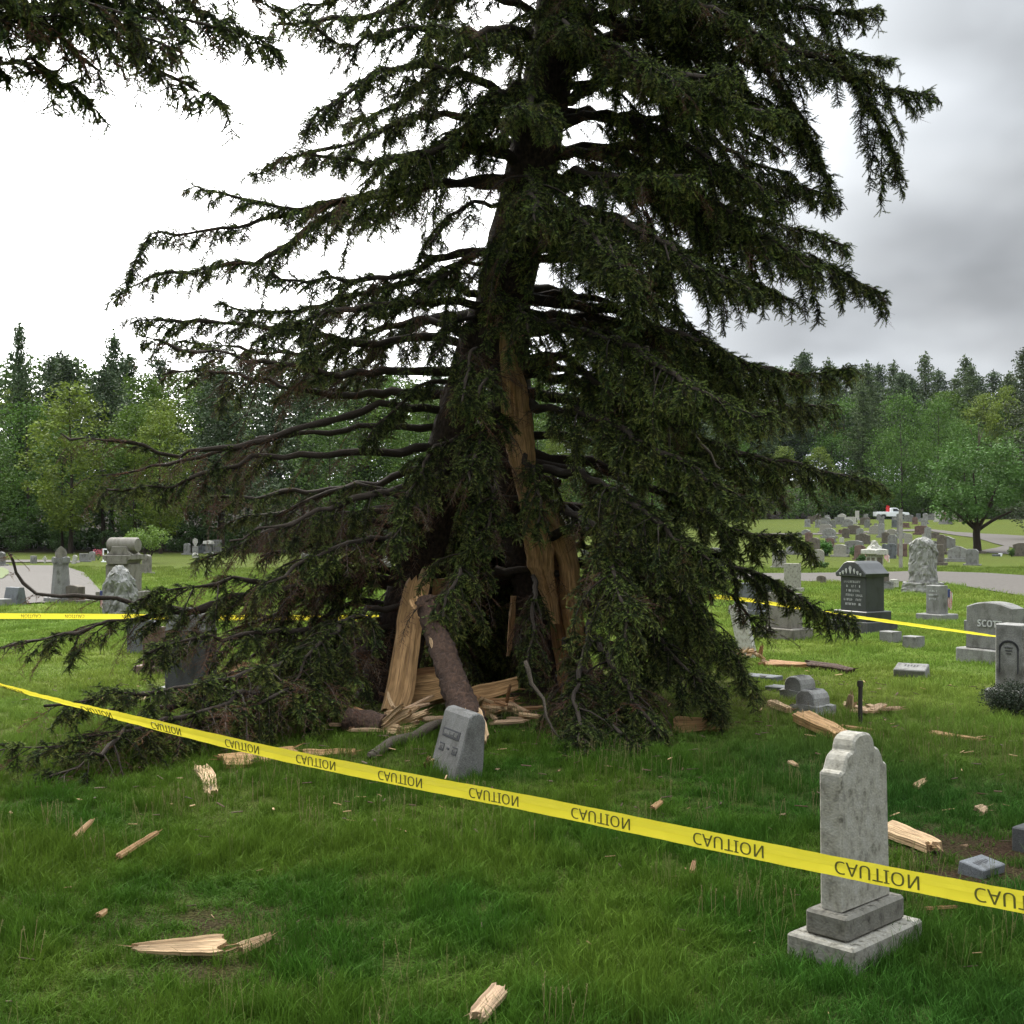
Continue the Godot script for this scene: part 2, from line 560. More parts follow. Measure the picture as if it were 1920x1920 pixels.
func make_grass() -> void:
	var kinds := [tuft(34, 0.075, 0.1, 0.0045), tuft(30, 0.06, 0.15, 0.005), tuft(26, 0.085, 0.07, 0.005)]
	var far_kinds := [tuft(30, 0.17, 0.1, 0.011), tuft(26, 0.17, 0.085, 0.012)]
	var where := [[], [], [], [], []]
	var tints := [[], [], [], [], []]
	var bands := [[4.6, 9.0, 250.0, 1.0], [9.0, 16.0, 130.0, 1.0], [16.0, 30.0, 34.0, 1.0], [30.0, 62.0, 9.0, 1.6]]
	for q in bands:
		var half := 0.52
		var count := int(half * (q[1] * q[1] - q[0] * q[0]) * q[2])
		for i in count:
			var d := sqrt(rng.randf_range(q[0] * q[0], q[1] * q[1]))
			var x := rng.randf_range(-half, half) * d
			var z := -d
			var s := soil(x, z)
			if rng.randf() < s * 0.88: continue
			if d > 26.0 and on_road(Vector2(x, z)): continue
			var skip := false
			for hq in HOLES:
				if absf(x - hq[0]) < hq[2] and absf(z - hq[1]) < hq[2]: skip = true
			if skip: continue
			var k: int = rng.randi() % 3 if d < 16.0 else 3 + rng.randi() % 2
			var lush := 0.9 + 0.95 * patch.get_noise_2d(x * 1.6 + 30.0, z * 1.6)
			var sc := rng.randf_range(0.75, 1.2) * lush * float(q[3]) * (1.0 - 0.45 * s)
			where[k].append(Transform3D(Basis(Vector3.UP, rng.randf() * TAU).scaled(Vector3(float(q[3]), sc, float(q[3]))), on(x, z)))
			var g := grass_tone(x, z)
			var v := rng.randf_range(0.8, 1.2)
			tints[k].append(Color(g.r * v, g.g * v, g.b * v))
	var field := Node3D.new()
	field.name = "grass"
	add_child(field)
	tag(field, "uneven green lawn grass with longer tufts in the foreground", "grass", "", "stuff")
	var stalk := MB.new()
	stalk.colored = true
	for i in 4:
		var a := Vector3(rng.randf_range(-0.06, 0.06), 0, rng.randf_range(-0.06, 0.06))
		var e := a + Vector3(rng.randf_range(-0.05, 0.05), rng.randf_range(0.13, 0.22), rng.randf_range(-0.05, 0.05))
		stalk.tint = Color(1, 1, 1)
		for s in [Vector3(0.0013, 0, 0), Vector3(0, 0, 0.0013)]:
			stalk.quad(a - s, a + s, e + s, e - s)
		stalk.tint = Color(1.25, 1.15, 1.2)
		for j in 12:
			var q := a.lerp(e, rng.randf_range(0.78, 1.06))
			var o := Vector3(rng.randfn(), rng.randf_range(0.3, 1.2), rng.randfn()).normalized() * 0.012
			stalk.tri(q + Vector3(0.0016, 0, 0), q - Vector3(0.0016, 0, 0), q + o)
	var sw := []
	var st := []
	for i in 900:
		var d := sqrt(rng.randf_range(25.0, 200.0))
		var x := rng.randf_range(-0.5, 0.5) * d
		if patch.get_noise_2d(x * 0.9 - 50.0, -d * 0.9) < -0.05: continue
		sw.append(Transform3D(Basis(Vector3.UP, rng.randf() * TAU), on(x, -d)))
		st.append(Color(0.16, 0.18, 0.06) if i % 3 else Color(0.24, 0.2, 0.1))
	scatter("seed_stalks", stalk.mesh(), M.blade, field, sw, st)
	for k in 5:
		scatter("grass_tufts", kinds[k] if k < 3 else far_kinds[k - 3], M.blade, field, where[k], tints[k])

# ---------------------------------------------------------------- materials
func lin(r: float, g: float, b: float) -> Color:
	return Color(r, g, b).linear_to_srgb()

func noise_tex(freq: float, lo: Color, hi: Color, oct := 4, kind := FastNoiseLite.TYPE_SIMPLEX_SMOOTH, size := 512, sd := 1, mid := -1.0, midc := Color.WHITE) -> NoiseTexture2D:
	var nz := FastNoiseLite.new()
	nz.noise_type = kind
	nz.frequency = freq
	nz.fractal_octaves = oct
	nz.seed = sd
	var t := NoiseTexture2D.new()
	t.width = size
	t.height = size
	t.seamless = true
	t.noise = nz
	var g := Gradient.new()
	g.set_color(0, lo)
	g.set_color(1, hi)
	if mid >= 0.0: g.add_point(mid, midc)
	t.color_ramp = g
	return t

func grey(a: float) -> Color:
	return Color(a, a, a)

func stone(color: Color, speck: Texture2D, stain: Texture2D, rough: Texture2D, scale := 2.2, relief := 0.5) -> StandardMaterial3D:
	var m := StandardMaterial3D.new()
	m.albedo_color = color
	m.albedo_texture = speck
	m.uv1_triplanar = true
	m.uv1_world_triplanar = true
	m.uv1_scale = Vector3.ONE * scale
	m.roughness = 0.85
	if stain:
		m.detail_enabled = true
		m.detail_albedo = stain
		m.detail_blend_mode = BaseMaterial3D.BLEND_MODE_MUL
		m.detail_uv_layer = BaseMaterial3D.DETAIL_UV_2
		m.uv2_triplanar = true
		m.uv2_world_triplanar = true
		m.uv2_scale = Vector3(1.0, 0.55, 1.0) * 0.8
	m.heightmap_enabled = true
	m.heightmap_texture = rough
	m.heightmap_scale = relief
	return m

func tinted(m: StandardMaterial3D, c: Color) -> StandardMaterial3D:
	var r: StandardMaterial3D = m.duplicate()
	r.albedo_color = c
	return r

func plain(c: Color, rough := 0.8) -> StandardMaterial3D:
	var m := StandardMaterial3D.new()
	m.albedo_color = c
	m.roughness = rough
	return m

func leaf(back := 0.35) -> StandardMaterial3D:             # colour comes from the vertices and from each copy
	var m := StandardMaterial3D.new()
	m.vertex_color_use_as_albedo = true
	m.roughness = 0.65
	m.metallic_specular = 0.3
	m.backlight_enabled = true
	m.backlight = Color(back, back, back).linear_to_srgb()
	return m

func make_materials() -> void:
	var fine := noise_tex(0.16, grey(0.72), grey(1.0), 3, FastNoiseLite.TYPE_VALUE, 512, 3)
	var salt := noise_tex(0.3, grey(0.45), grey(1.0), 2, FastNoiseLite.TYPE_VALUE, 512, 4)
	var wear := noise_tex(0.012, Color(0.5, 0.48, 0.44), Color(1, 1, 1), 6, FastNoiseLite.TYPE_SIMPLEX_SMOOTH, 512, 5, 0.42, Color(0.93, 0.92, 0.9))
	var lichen := noise_tex(0.02, Color(0.2, 0.185, 0.15), Color(1, 1, 1), 7, FastNoiseLite.TYPE_SIMPLEX_SMOOTH, 1024, 6, 0.36, Color(0.88, 0.87, 0.83))
	var pits := noise_tex(0.08, grey(0), grey(1), 5, FastNoiseLite.TYPE_SIMPLEX_SMOOTH, 512, 7)
	M.granite = stone(lin(0.38, 0.38, 0.365), salt, wear, pits, 1.6, 0.12)
	M.granite_pale = tinted(M.granite, lin(0.48, 0.48, 0.46))
	M.granite_blue = tinted(M.granite, lin(0.24, 0.26, 0.28))
	M.granite_dark = tinted(M.granite, lin(0.115, 0.12, 0.12))
	M.granite_red = tinted(M.granite, lin(0.3, 0.19, 0.16))
	M.granite_brown = tinted(M.granite, lin(0.24, 0.205, 0.165))
	M.granite_warm = tinted(M.granite, lin(0.36, 0.335, 0.285))
	M.granite_black = tinted(M.granite, lin(0.055, 0.062, 0.06))
	M.granite_black.roughness = 0.42
	M.marble = stone(lin(0.43, 0.415, 0.37), fine, lichen, pits, 1.5, 0.2)
	M.marble_grey = tinted(M.marble, lin(0.33, 0.32, 0.285))
	M.marble_dark = tinted(M.marble, lin(0.2, 0.192, 0.168))
	M.marble_white = tinted(M.marble, lin(0.66, 0.65, 0.61))
	M.letter_pale = plain(lin(0.42, 0.42, 0.41))
	M.letter_dark = plain(lin(0.03, 0.03, 0.032))
	# bark, wood
	var barkc := noise_tex(0.035, Color(0.32, 0.27, 0.22), Color(1, 0.95, 0.88), 5, FastNoiseLite.TYPE_CELLULAR, 512, 8)
	var barkh := noise_tex(0.035, grey(0), grey(1), 4, FastNoiseLite.TYPE_CELLULAR, 512, 8)
	var bk := StandardMaterial3D.new()
	bk.albedo_color = lin(0.085, 0.062, 0.052)
	bk.albedo_texture = barkc
	bk.uv1_triplanar = true
	bk.uv1_scale = Vector3(1.5, 0.8, 1.5)
	bk.roughness = 0.95
	bk.heightmap_enabled = true
	bk.heightmap_texture = barkh
	bk.heightmap_scale = 2.5
	M.bark = bk
	M.limb = bk.duplicate()
	M.limb.albedo_color = lin(0.072, 0.058, 0.043)
	M.limb.heightmap_scale = 0.8
	M.limb.uv1_scale = Vector3.ONE * 6.0
	M.limb_grey = M.limb.duplicate()
	M.limb_grey.albedo_color = lin(0.19, 0.175, 0.155)
	M.log_bark = bk.duplicate()
	M.log_bark.albedo_color = lin(0.115, 0.07, 0.048)
	M.log_bark.uv1_scale = Vector3(1.3, 0.8, 1.3)
	var streak := Image.create(256, 512, false, Image.FORMAT_RGB8)
	var hstreak := Image.create(256, 512, false, Image.FORMAT_RGB8)
	var nz := FastNoiseLite.new()
	nz.frequency = 0.02
	nz.fractal_octaves = 5
	nz.seed = 12
	for x in 256:
		for y in 512:
			var e := minf(1.0, minf(x, 255 - x) / 24.0)
			var a := nz.get_noise_2d(x * 5.5, y * 0.16) * e
			var b := nz.get_noise_2d(x * 1.2 + 900, y * 0.5)
			var k := clampf(0.86 + a * 0.3 + b * 0.16, 0.3, 1.0)
			streak.set_pixel(x, y, Color(k, k * lerpf(0.93, 1.0, k), k * lerpf(0.82, 1.0, k)))
			hstreak.set_pixel(x, y, grey(clampf(0.5 + a * 0.9, 0, 1)))
	var wd := StandardMaterial3D.new()
	wd.albedo_color = lin(0.58, 0.345, 0.15)
	wd.albedo_texture = ImageTexture.create_from_image(streak)
	wd.roughness = 0.75
	wd.heightmap_enabled = true
	wd.heightmap_texture = ImageTexture.create_from_image(hstreak)
	wd.heightmap_scale = 0.5
	M.wood = wd
	M.wood_pale = wd.duplicate()
	M.wood_pale.albedo_color = lin(0.66, 0.45, 0.25)
	M.wood_old = wd.duplicate()
	M.wood_old.albedo_color = lin(0.44, 0.235, 0.1)
	# grass, earth, road
	M.needle = leaf(0.3)
	M.blade = leaf(0.45)
	M.blade.metallic_specular = 0.12
	M.crown = leaf(0.45)
	M.pine = leaf(0.25)
	var gr := StandardMaterial3D.new()
	gr.vertex_color_use_as_albedo = true
	gr.albedo_texture = noise_tex(0.09, grey(0.5), grey(1.0), 5, FastNoiseLite.TYPE_SIMPLEX_SMOOTH, 1024, 21)
	gr.uv1_triplanar = true
	gr.uv1_world_triplanar = true
	gr.uv1_scale = Vector3.ONE * 0.35
	gr.roughness = 0.95
	gr.metallic_specular = 0.1
	gr.heightmap_enabled = true
	gr.heightmap_texture = gr.albedo_texture
	gr.heightmap_scale = 5.0
	M.ground = gr
	var rd := StandardMaterial3D.new()
	rd.albedo_color = lin(0.07, 0.06, 0.048)
	rd.albedo_texture = noise_tex(0.03, Color(0.72, 0.7, 0.68), Color(1, 1, 1), 6, FastNoiseLite.TYPE_SIMPLEX_SMOOTH, 1024, 22)
	rd.uv1_triplanar = true
	rd.uv1_world_triplanar = true
	rd.uv1_scale = Vector3.ONE * 0.16
	rd.roughness = 0.9
	M.road = rd
	var tp := plain(lin(0.74, 0.62, 0.03), 0.32)
	tp.backlight_enabled = true
	tp.backlight = lin(0.7, 0.6, 0.05)
	M.tape = tp
	M.tape_ink = plain(lin(0.1, 0.095, 0.02), 0.4)
	M.iron = plain(lin(0.03, 0.024, 0.02), 0.7)
	M.iron.metallic = 0.3
	M.post = stone(lin(0.42, 0.4, 0.37), fine, wear, pits, 1.5, 0.1)
	M.white_paint = plain(lin(0.78, 0.79, 0.8), 0.3)
	M.glass_dark = plain(lin(0.02, 0.024, 0.028), 0.08)
	M.rubber = plain(lin(0.02, 0.02, 0.02), 0.8)
	M.red_cloth = plain(lin(0.5, 0.02, 0.02), 0.8)
	M.cloth_red = plain(lin(0.42, 0.035, 0.05), 0.8)
	M.cloth_white = plain(lin(0.7, 0.68, 0.66), 0.8)
	M.cloth_blue = plain(lin(0.03, 0.04, 0.14), 0.8)
	for k in ["red_cloth", "cloth_red", "cloth_white", "cloth_blue"]:
		M[k].backlight_enabled = true
		M[k].backlight = grey(0.4)
	M.chip = wd.duplicate()
	M.chip.albedo_color = lin(0.66, 0.45, 0.28)

# ---------------------------------------------------------------- spruce
var sprigs := []
var dead_twig: ArrayMesh

func shoot(b: MB, a: Vector3, dir: Vector3, length: float, per_cm: float, needle: float, old: Color, young: Color, droop: float) -> void:
	var n := int(length * 100.0 * per_cm)
	var side := dir.cross(Vector3.UP if absf(dir.y) < 0.95 else Vector3.RIGHT).normalized()
	var over := side.cross(dir)
	b.tint = Color(0.07, 0.05, 0.035)
	var tip := a + dir * length + Vector3.DOWN * droop * length
	b.tri(a + side * 0.004, a - side * 0.004, tip)
	b.tri(a + over * 0.004, a - over * 0.004, tip)
	for i in n:
		var t := (i + rng.randf()) / n
		var p := a.lerp(a + dir * length, t) + Vector3.DOWN * droop * length * t * t
		var an := rng.randf() * TAU
		var o := side * cos(an) + over * sin(an)
		var f := (o * 0.8 + dir * (0.55 + 0.5 * t)).normalized()
		var ln := needle * rng.randf_range(0.75, 1.15) * (1.0 - 0.25 * t)
		var w := f.cross(dir).normalized() * 0.0033
		b.tint = old.lerp(young, smoothstep(0.45, 0.8, t + rng.randf_range(-0.1, 0.1)))
		b.tri(p + w, p - w, p + f * ln)

func make_sprigs() -> void:
	var old := Color(0.031, 0.045, 0.018)
	var young := Color(0.13, 0.17, 0.045)
	for k in 4:
		var b := MB.new()
		b.colored = true
		var main: float = [0.17, 0.14, 0.22, 0.12][k]
		shoot(b, Vector3.ZERO, Vector3(0, 0, 1), main, 4.6, 0.03, old, young, [0.15, 0.0, 0.5, 0.1][k])
		var n: int = [6, 7, 5, 8][k]
		for i in n:
			var t := 0.1 + 0.75 * i / n + rng.randf_range(-0.05, 0.05)
			var an := deg_to_rad(rng.randf_range(28, 82)) * (1 if i % 2 else -1)
			var dir := Vector3(sin(an), rng.randf_range(-0.8, 0.35), cos(an)).normalized()
			shoot(b, Vector3(0, -0.15 * main * t * t, main * t), dir, rng.randf_range(0.07, 0.13), 4.6, 0.029, old, young, rng.randf_range(0.1, 0.5))
		sprigs.append(b.mesh())
	var d := MB.new()
	d.colored = true
	for i in 9:
		var t := i / 9.0
		var an := deg_to_rad(rng.randf_range(30, 65)) * (1 if i % 2 else -1)
		var dir := Vector3(sin(an), rng.randf_range(-0.6, 0.25), cos(an)).normalized()
		var a := Vector3(0, 0, 0.3 * t)
		var e := a + dir * rng.randf_range(0.06, 0.16)
		var w := dir.cross(Vector3.UP).normalized() * 0.0028
		d.tint = Color(0.085, 0.058, 0.042) if i % 3 else Color(0.13, 0.115, 0.1)
		d.tri(a + w, a - w, e)
		d.tri(a + Vector3(0, 0.0028, 0), a - Vector3(0, 0.0028, 0), e)
		for j in 14:
			var q := a.lerp(e, rng.randf_range(0.2, 1.0))
			var f := Vector3(rng.randf_range(-1, 1), rng.randf_range(-1.2, 0.5), rng.randf_range(-0.5, 1)).normalized()
			d.tint = Color(0.105, 0.058, 0.034)
			var w2 := f.cross(dir).normalized() * 0.0022
			d.tri(q + w2, q - w2, q + f * 0.02)
	d.tint = Color(0.08, 0.06, 0.045)
	d.tri(Vector3(0.004, 0, 0), Vector3(-0.004, 0, 0), Vector3(0, 0, 0.34))
	d.tri(Vector3(0, 0.004, 0), Vector3(0, -0.004, 0), Vector3(0, 0, 0.34))
	dead_twig = d.mesh()

# One bough: a limb through the given points, twigs to both sides and, on the twigs, sprigs of needles.
# lat: longest twig in metres; bare: share of the limb without needles; dead: share of twigs that are dead; thick: limb radius at the trunk
func bough(tree: Node3D, ctrl: Array, thick: float, lat: float, bare := 0.25, dead := 0.12, dens := 1.0, hang := 0.5, big := 1.0, mat: Material = null) -> void:
	var pts := curve(ctrl, 0.16)
	var n := pts.size()
	var wob := rng.randf() * 100.0
	for i in range(1, n):
		pts[i] += Vector3(bump.get_noise_2d(i * 0.9, wob), bump.get_noise_2d(i * 0.9, wob + 40.0), bump.get_noise_2d(i * 0.9, wob + 80.0)) * 0.075 + Vector3(rng.randf_range(-1, 1), rng.randf_range(-1, 1), rng.randf_range(-1, 1)) * 0.011
	var rad := []
	for i in n: rad.append(thick * 0.72 * pow(1.0 - float(i) / n, 0.9) + 0.006)
	var b := MB.new()
	b.tube(pts, rad, 8, thick * 0.36, bump, false)
	var sets := [[], [], [], [], []]
	var tint := [[], [], [], [], []]
	var total := 0.0
	for i in n - 1: total += pts[i].distance_to(pts[i + 1])
	var gone := 0.0
	var next := total * bare * 0.5
	var flip := 1.0
	var tone := rng.randf_range(0.75, 1.25)
	hang *= rng.randf_range(0.6, 1.6)
	for i in n - 1:
		var a: Vector3 = pts[i]
		var c: Vector3 = pts[i + 1]
		var seg := a.distance_to(c)
		while next < gone + seg:
			var t := next / total
			var p := a.lerp(c, (next - gone) / maxf(seg, 0.001))
			next += rng.randf_range(0.05, 0.105) / dens
			flip = -flip
			var f := (c - a).normalized()
			var side := f.cross(Vector3.UP)
			side = side.normalized() if side.length() > 0.05 else Vector3.RIGHT
			var young := t > bare
			var is_dead := rng.randf() < (dead if young else 0.85)
			if not young and rng.randf() < 0.5: continue
			var ln := lat * pow(1.0 - t, 0.6) * rng.randf_range(0.45, 1.0) + 0.1
			var heavy := young and t < 0.8 and rng.randf() < 0.13      # a side limb that hangs
			if heavy: ln = ln * 1.5 + 0.25
			if not young: ln *= 0.45
			var dir := (side * flip * rng.randf_range(0.5, 1.0) + f * rng.randf_range(0.35, 0.9) + Vector3(0, rng.randf_range(-0.65, 0.28), 0)).normalized()
			var line := []
			var k := maxi(3, int(ln / 0.14))
			var q := p
			var dd := dir
			for j in k + 1:
				line.append(q)
				dd = (dd + Vector3(0, -0.1 - (0.95 if heavy else 0.5) * hang * float(j) / k, 0) + f * 0.06).normalized()
				q += dd * ln / k
			var r2 := []
			for j in k + 1: r2.append(0.0085 * (1.0 - 0.75 * j / k) * (0.6 + ln * 0.5) * (1.5 if heavy else 1.0))
			b.tube(line, r2, 3, 0.0, null, false)
			# sprigs along the twig
			var steps := maxi(1, int(ln / (0.047 if not is_dead else 0.09)))
			for j in steps:
				var u := (j + 0.6 + rng.randf() * 0.5) / steps
				if u < (0.3 if not is_dead else 0.1): continue
				var at_ := u * k
				var j0 := mini(int(at_), k - 1)
				var pos: Vector3 = line[j0].lerp(line[j0 + 1], clampf(at_ - j0, 0, 1))
				var tw: Vector3 = (line[j0 + 1] - line[j0]).normalized()
				var s2 := tw.cross(Vector3.UP)
				s2 = s2.normalized() if s2.length() > 0.05 else side
				var an := rng.randf_range(-1.0, 1.0) if j < steps - 1 else rng.randf_range(-0.2, 0.2)
				var out_ := (tw * cos(an) + s2 * sin(an) + Vector3(0, rng.randf_range(-0.75 * hang - 0.1, 0.12), 0)).normalized()
				var x := Vector3.UP.cross(out_)
				x = x.normalized() if x.length() > 0.05 else Vector3.RIGHT
				var y := out_.cross(x)
				var roll := rng.randf_range(-0.5, 0.5)
				var sc := rng.randf_range(0.6, 1.08) * big
				var w := 4 if is_dead else (rng.randi() % 4)
				sets[w].append(Transform3D(Basis(x * cos(roll) + y * sin(roll), y * cos(roll) - x * sin(roll), out_).scaled(Vector3.ONE * sc), pos))
				var g := tone * rng.randf_range(0.72, 1.25)
				var yel := rng.randf_range(0.92, 1.26)
				tint[w].append(Color(g * yel, g, g * rng.randf_range(0.8, 1.1)))
			if young and not is_dead:                          # sprigs that clothe the limb itself
				for j in (3 if t > 0.5 else 2):
					var ra := rng.randf() * TAU
					var o2 := (side * cos(ra) + Vector3.UP * (sin(ra) * 0.8 - 0.15) + f * 0.6).normalized()
					var x2 := Vector3.UP.cross(o2)
					x2 = x2.normalized() if x2.length() > 0.05 else Vector3.RIGHT
					var w2 := rng.randi() % 4
					sets[w2].append(Transform3D(Basis(x2, o2.cross(x2), o2).scaled(Vector3.ONE * rng.randf_range(0.55, 0.9) * big), p))
					var g2 := tone * rng.randf_range(0.72, 1.25)
					tint[w2].append(Color(g2, g2, g2 * 0.9))
		gone += seg
	var o := part("branch", b.mesh(), mat if mat else M.limb, tree)
	for w in 5:
		if sets[w].size():
			scatter("needles" if w < 4 else "dead_twigs", sprigs[w] if w < 4 else dead_twig, M.needle, o, sets[w], tint[w])

func trunk_at(h: float) -> Vector3:                        # the middle of the spruce's trunk at that height
	var ys := [0.0, 2.5, 5.0, 6.7, 8.7, 18.0]
	var xs := [-0.4, -0.34, -0.1, 0.28, 0.62, 1.6]
	for i in 5:
		if h <= ys[i + 1] or i == 4:
			return Vector3(lerpf(xs[i], xs[i + 1], (h - ys[i]) / (ys[i + 1] - ys[i])), h, -TREE_D)
	return Vector3.ZERO

func px_bough(tree: Node3D, line: Array, thick: float, lat: float, bare := 0.25, dead := 0.12, dens := 1.0, hang := 0.5, mat: Material = null) -> void:
	var c := []
	for q in line:
		var p := P(q[0], q[1], TREE_D - q[2])
		p.y = maxf(p.y, hgt(p.x, p.z) + 0.03)
		c.append(p)
	bough(tree, c, thick, lat, bare, dead, dens, hang, 1.0, mat)

# ---------------------------------------------------------------- trees of the woods
func leafy(b: MB, mid: Vector3, r: Vector3, n: int, size: float, col: Color, vary: float) -> void:
	for i in n:
		var u := Vector3(rng.randfn(), rng.randfn(), rng.randfn()).normalized()
		var p := mid + u * r * pow(rng.randf(), 0.4)
		var a := Vector3(rng.randfn(), rng.randfn() * 0.5, rng.randfn()).normalized()
		var c := a.cross(Vector3(rng.randfn(), rng.randfn(), rng.randfn())).normalized()
		var s := size * rng.randf_range(0.55, 1.25)
		var g := 1.0 + vary * rng.randf_range(-1, 1)
		b.tint = Color(col.r * g, col.g * g, col.b * g)
		b.quad(p + a * s, p + c * s * 0.45, p - a * s * 0.7, p - c * s * 0.5)

func broad_crown(h: float, w: float, col: Color, size: float, clumps: int, per: int, low := 0.25) -> ArrayMesh:
	var b := MB.new()
	b.colored = true
	for i in clumps:
		var t := rng.randf()
		var y := lerpf(low, 0.95, t)
		var wide := sin(clampf((y - low) / (1.0 - low), 0.03, 0.99) * PI * 0.93 + 0.18)
		var an := rng.randf() * TAU
		var rr := w * 0.5 * wide * sqrt(rng.randf_range(0.15, 1.0))
		var m := Vector3(cos(an) * rr, y * h, sin(an) * rr)
		var k := w * rng.randf_range(0.1, 0.19)
		var v := rng.randf_range(0.75, 1.25)
		leafy(b, m, Vector3(k, k * 0.7, k), per, size, Color(col.r * v, col.g * v, col.b * v), 0.28)
	return b.mesh()

func pine_crown(h: float, w: float, col: Color, size: float, low: float, flat: float) -> ArrayMesh:
	var b := MB.new()
	b.colored = true
	var n := int(52 + w * 3.0)
	for i in n:
		var t := pow((i + rng.randf()) / n, 0.9)
		var y := lerpf(low, 0.97, t) * h
		var wide := lerpf(1.0, 0.12, pow(t, 1.9)) * (0.7 if t < 0.08 else 1.0)
		var an := i * 2.39996 + rng.randf_range(-0.6, 0.6)
		var reach := w * 0.5 * wide * rng.randf_range(0.45, 1.2)
		var v := rng.randf_range(0.7, 1.25)
		var cc := Color(col.r * v, col.g * v, col.b * v)
		var lift := rng.randf_range(0.05, 0.5)
		var steps := maxi(2, int(reach / 0.8) + 1)
		for j in steps:
			var q := (j + 0.5) / steps
			var p := Vector3(cos(an) * reach * q, y + reach * lift * q * q - 0.12 * reach * q, sin(an) * reach * q)
			var k := 0.3 + 0.06 * w * (1.15 - 0.5 * q)
			leafy(b, p, Vector3(k * 1.3, k * flat, k * 1.3), 26, size * 0.72, cc, 0.25)
	for i in 5: leafy(b, Vector3(rng.randf_range(-0.2, 0.2), h * (0.9 + 0.022 * i), rng.randf_range(-0.2, 0.2)), Vector3(0.35, 0.5, 0.35), 9, size, col, 0.2)
	return b.mesh()

func trunk_mesh(h: float, r: float, limbs: int, spread: float, low: float) -> ArrayMesh:
	var b := MB.new()
	var pts := []
	var rad := []
	for i in 7:
		var t := i / 6.0
		pts.append(Vector3(sin(t * 5.0) * 0.05 * h * 0.15, t * h * 0.96, cos(t * 4.0) * 0.03 * h * 0.15))
		rad.append(r * (1.25 if i == 0 else 1.0) * (1.0 - 0.88 * t))
	b.tube(pts, rad, 7)
	for i in limbs:
		var t := lerpf(low, 0.85, (i + rng.randf()) / limbs)
		var an := i * 2.4 + rng.randf()
		var a := Vector3(0, t * h, 0)
		var e := a + Vector3(cos(an) * spread * (1.1 - t), spread * rng.randf_range(0.25, 0.7), sin(an) * spread * (1.1 - t))
		b.tube([a, a.lerp(e, 0.5) + Vector3(0, spread * 0.05, 0), e], [r * 0.4 * (1.1 - t), r * 0.25 * (1.1 - t), 0.02], 5)
	return b.mesh()

func wood_tree(kind: Dictionary, at: Vector3, sc: Vector3, turn: float, label: String, category: String, group := "") -> Node3D:
	var t := thing(kind.name, label, category, at, turn, group)
	t.scale = sc
	part("trunk", kind.trunk, M.limb_grey if kind.get("grey", false) else M.limb, t)
	var c := part("crown", kind.crown, kind.mat, t)
	c.set_meta("kind", "stuff")
	return t

# ---------------------------------------------------------------- the split spruce
func make_spruce() -> void:
	var t := thing("spruce_tree", "huge dark spruce split open down its trunk behind the caution tape", "tree", on(-0.4, -TREE_D))
	var o := t.position
	# trunk above the split
	var b := MB.new()
	var pts := []
	var rad := []
	for i in 40:
		var h := lerpf(3.9, 18.0, i / 39.0)
		pts.append(trunk_at(h) - o)
		rad.append(lerpf(0.37, 0.1, i / 39.0))
	b.tube(pts, rad, 22, 0.05, bump)
	part("trunk", b.mesh(), M.bark, t)
	# the left leg keeps its bark
	b = MB.new()
	var leg := curve([P(915, 590, 15.25), P(880, 700, 15.2), P(852, 800, 15.15), P(830, 900, 15.2), P(800, 1010, 15.2), P(768, 1120, 15.15), P(742, 1230, 15.1), P(722, 1318, 15.1)], 0.16)
	var lr := []
	for i in leg.size():
		leg[i] -= o
		var k := float(i) / leg.size()
		lr.append(lerpf(0.24, 0.3, k) + 0.12 * pow(k, 8.0))
	b.tube(leg, lr, 20, 0.06, bump)
	part("bark_leg", b.mesh(), M.bark, t)
	# the right side is stripped to pale wood
	slat(t, [[938, 598, 952], [936, 660, 966], [942, 720, 988], [938, 800, 1000], [952, 850, 1004], [966, 905, 1003], [978, 960, 1010], [985, 1030, 1040], [990, 1064, 1038], [1004, 1090, 1041], [1016, 1120, 1046], [1030, 1170, 1050]], 14.86, 0.3, M.wood, "split_wood", o, 0.1)
	slat(t, [[1000, 900, 1012], [1030, 1010, 1078], [1048, 1060, 1087], [1050, 1110, 1090], [1053, 1150, 1093], [1063, 1200, 1101], [1076, 1250, 1111], [1086, 1300, 1118]], 14.94, 0.32, M.wood, "split_wood", o, 0.12)
	slat(t, [[1006, 1040, 1052], [1022, 1120, 1066], [1036, 1200, 1080], [1050, 1300, 1100]], 15.2, 0.2, M.wood_old, "split_wood", o, 0.05)
	slat(t, [[790, 1085, 834], [788, 1150, 836], [792, 1200, 826], [798, 1232, 812]], 15.1, 0.12, M.wood_old, "split_wood", o, 0.05)
	slat(t, [[958, 1118, 968], [954, 1160, 966], [951, 1200, 962], [950, 1230, 956]], 15.0, 0.08, M.wood, "split_wood", o, 0.02)
	# dark back of the torn trunk
	b = MB.new()
	var spine := curve([P(950, 620, 15.7), P(960, 800, 15.75), P(985, 1000, 15.75), P(1020, 1150, 15.75), P(1040, 1320, 15.75)], 0.2)
	for i in spine.size(): spine[i] -= o
	var sr := []
	for i in spine.size(): sr.append(0.26 + 0.12 * i / spine.size())
	b.tube(spine, sr, 16, 0.08, bump)
	part("bark_leg", b.mesh(), M.bark, t)
	make_boughs(t)                                          # its points are in the place's own axes
	for c in t.get_children():
		if String(c.name).begins_with("branch"): c.position -= o

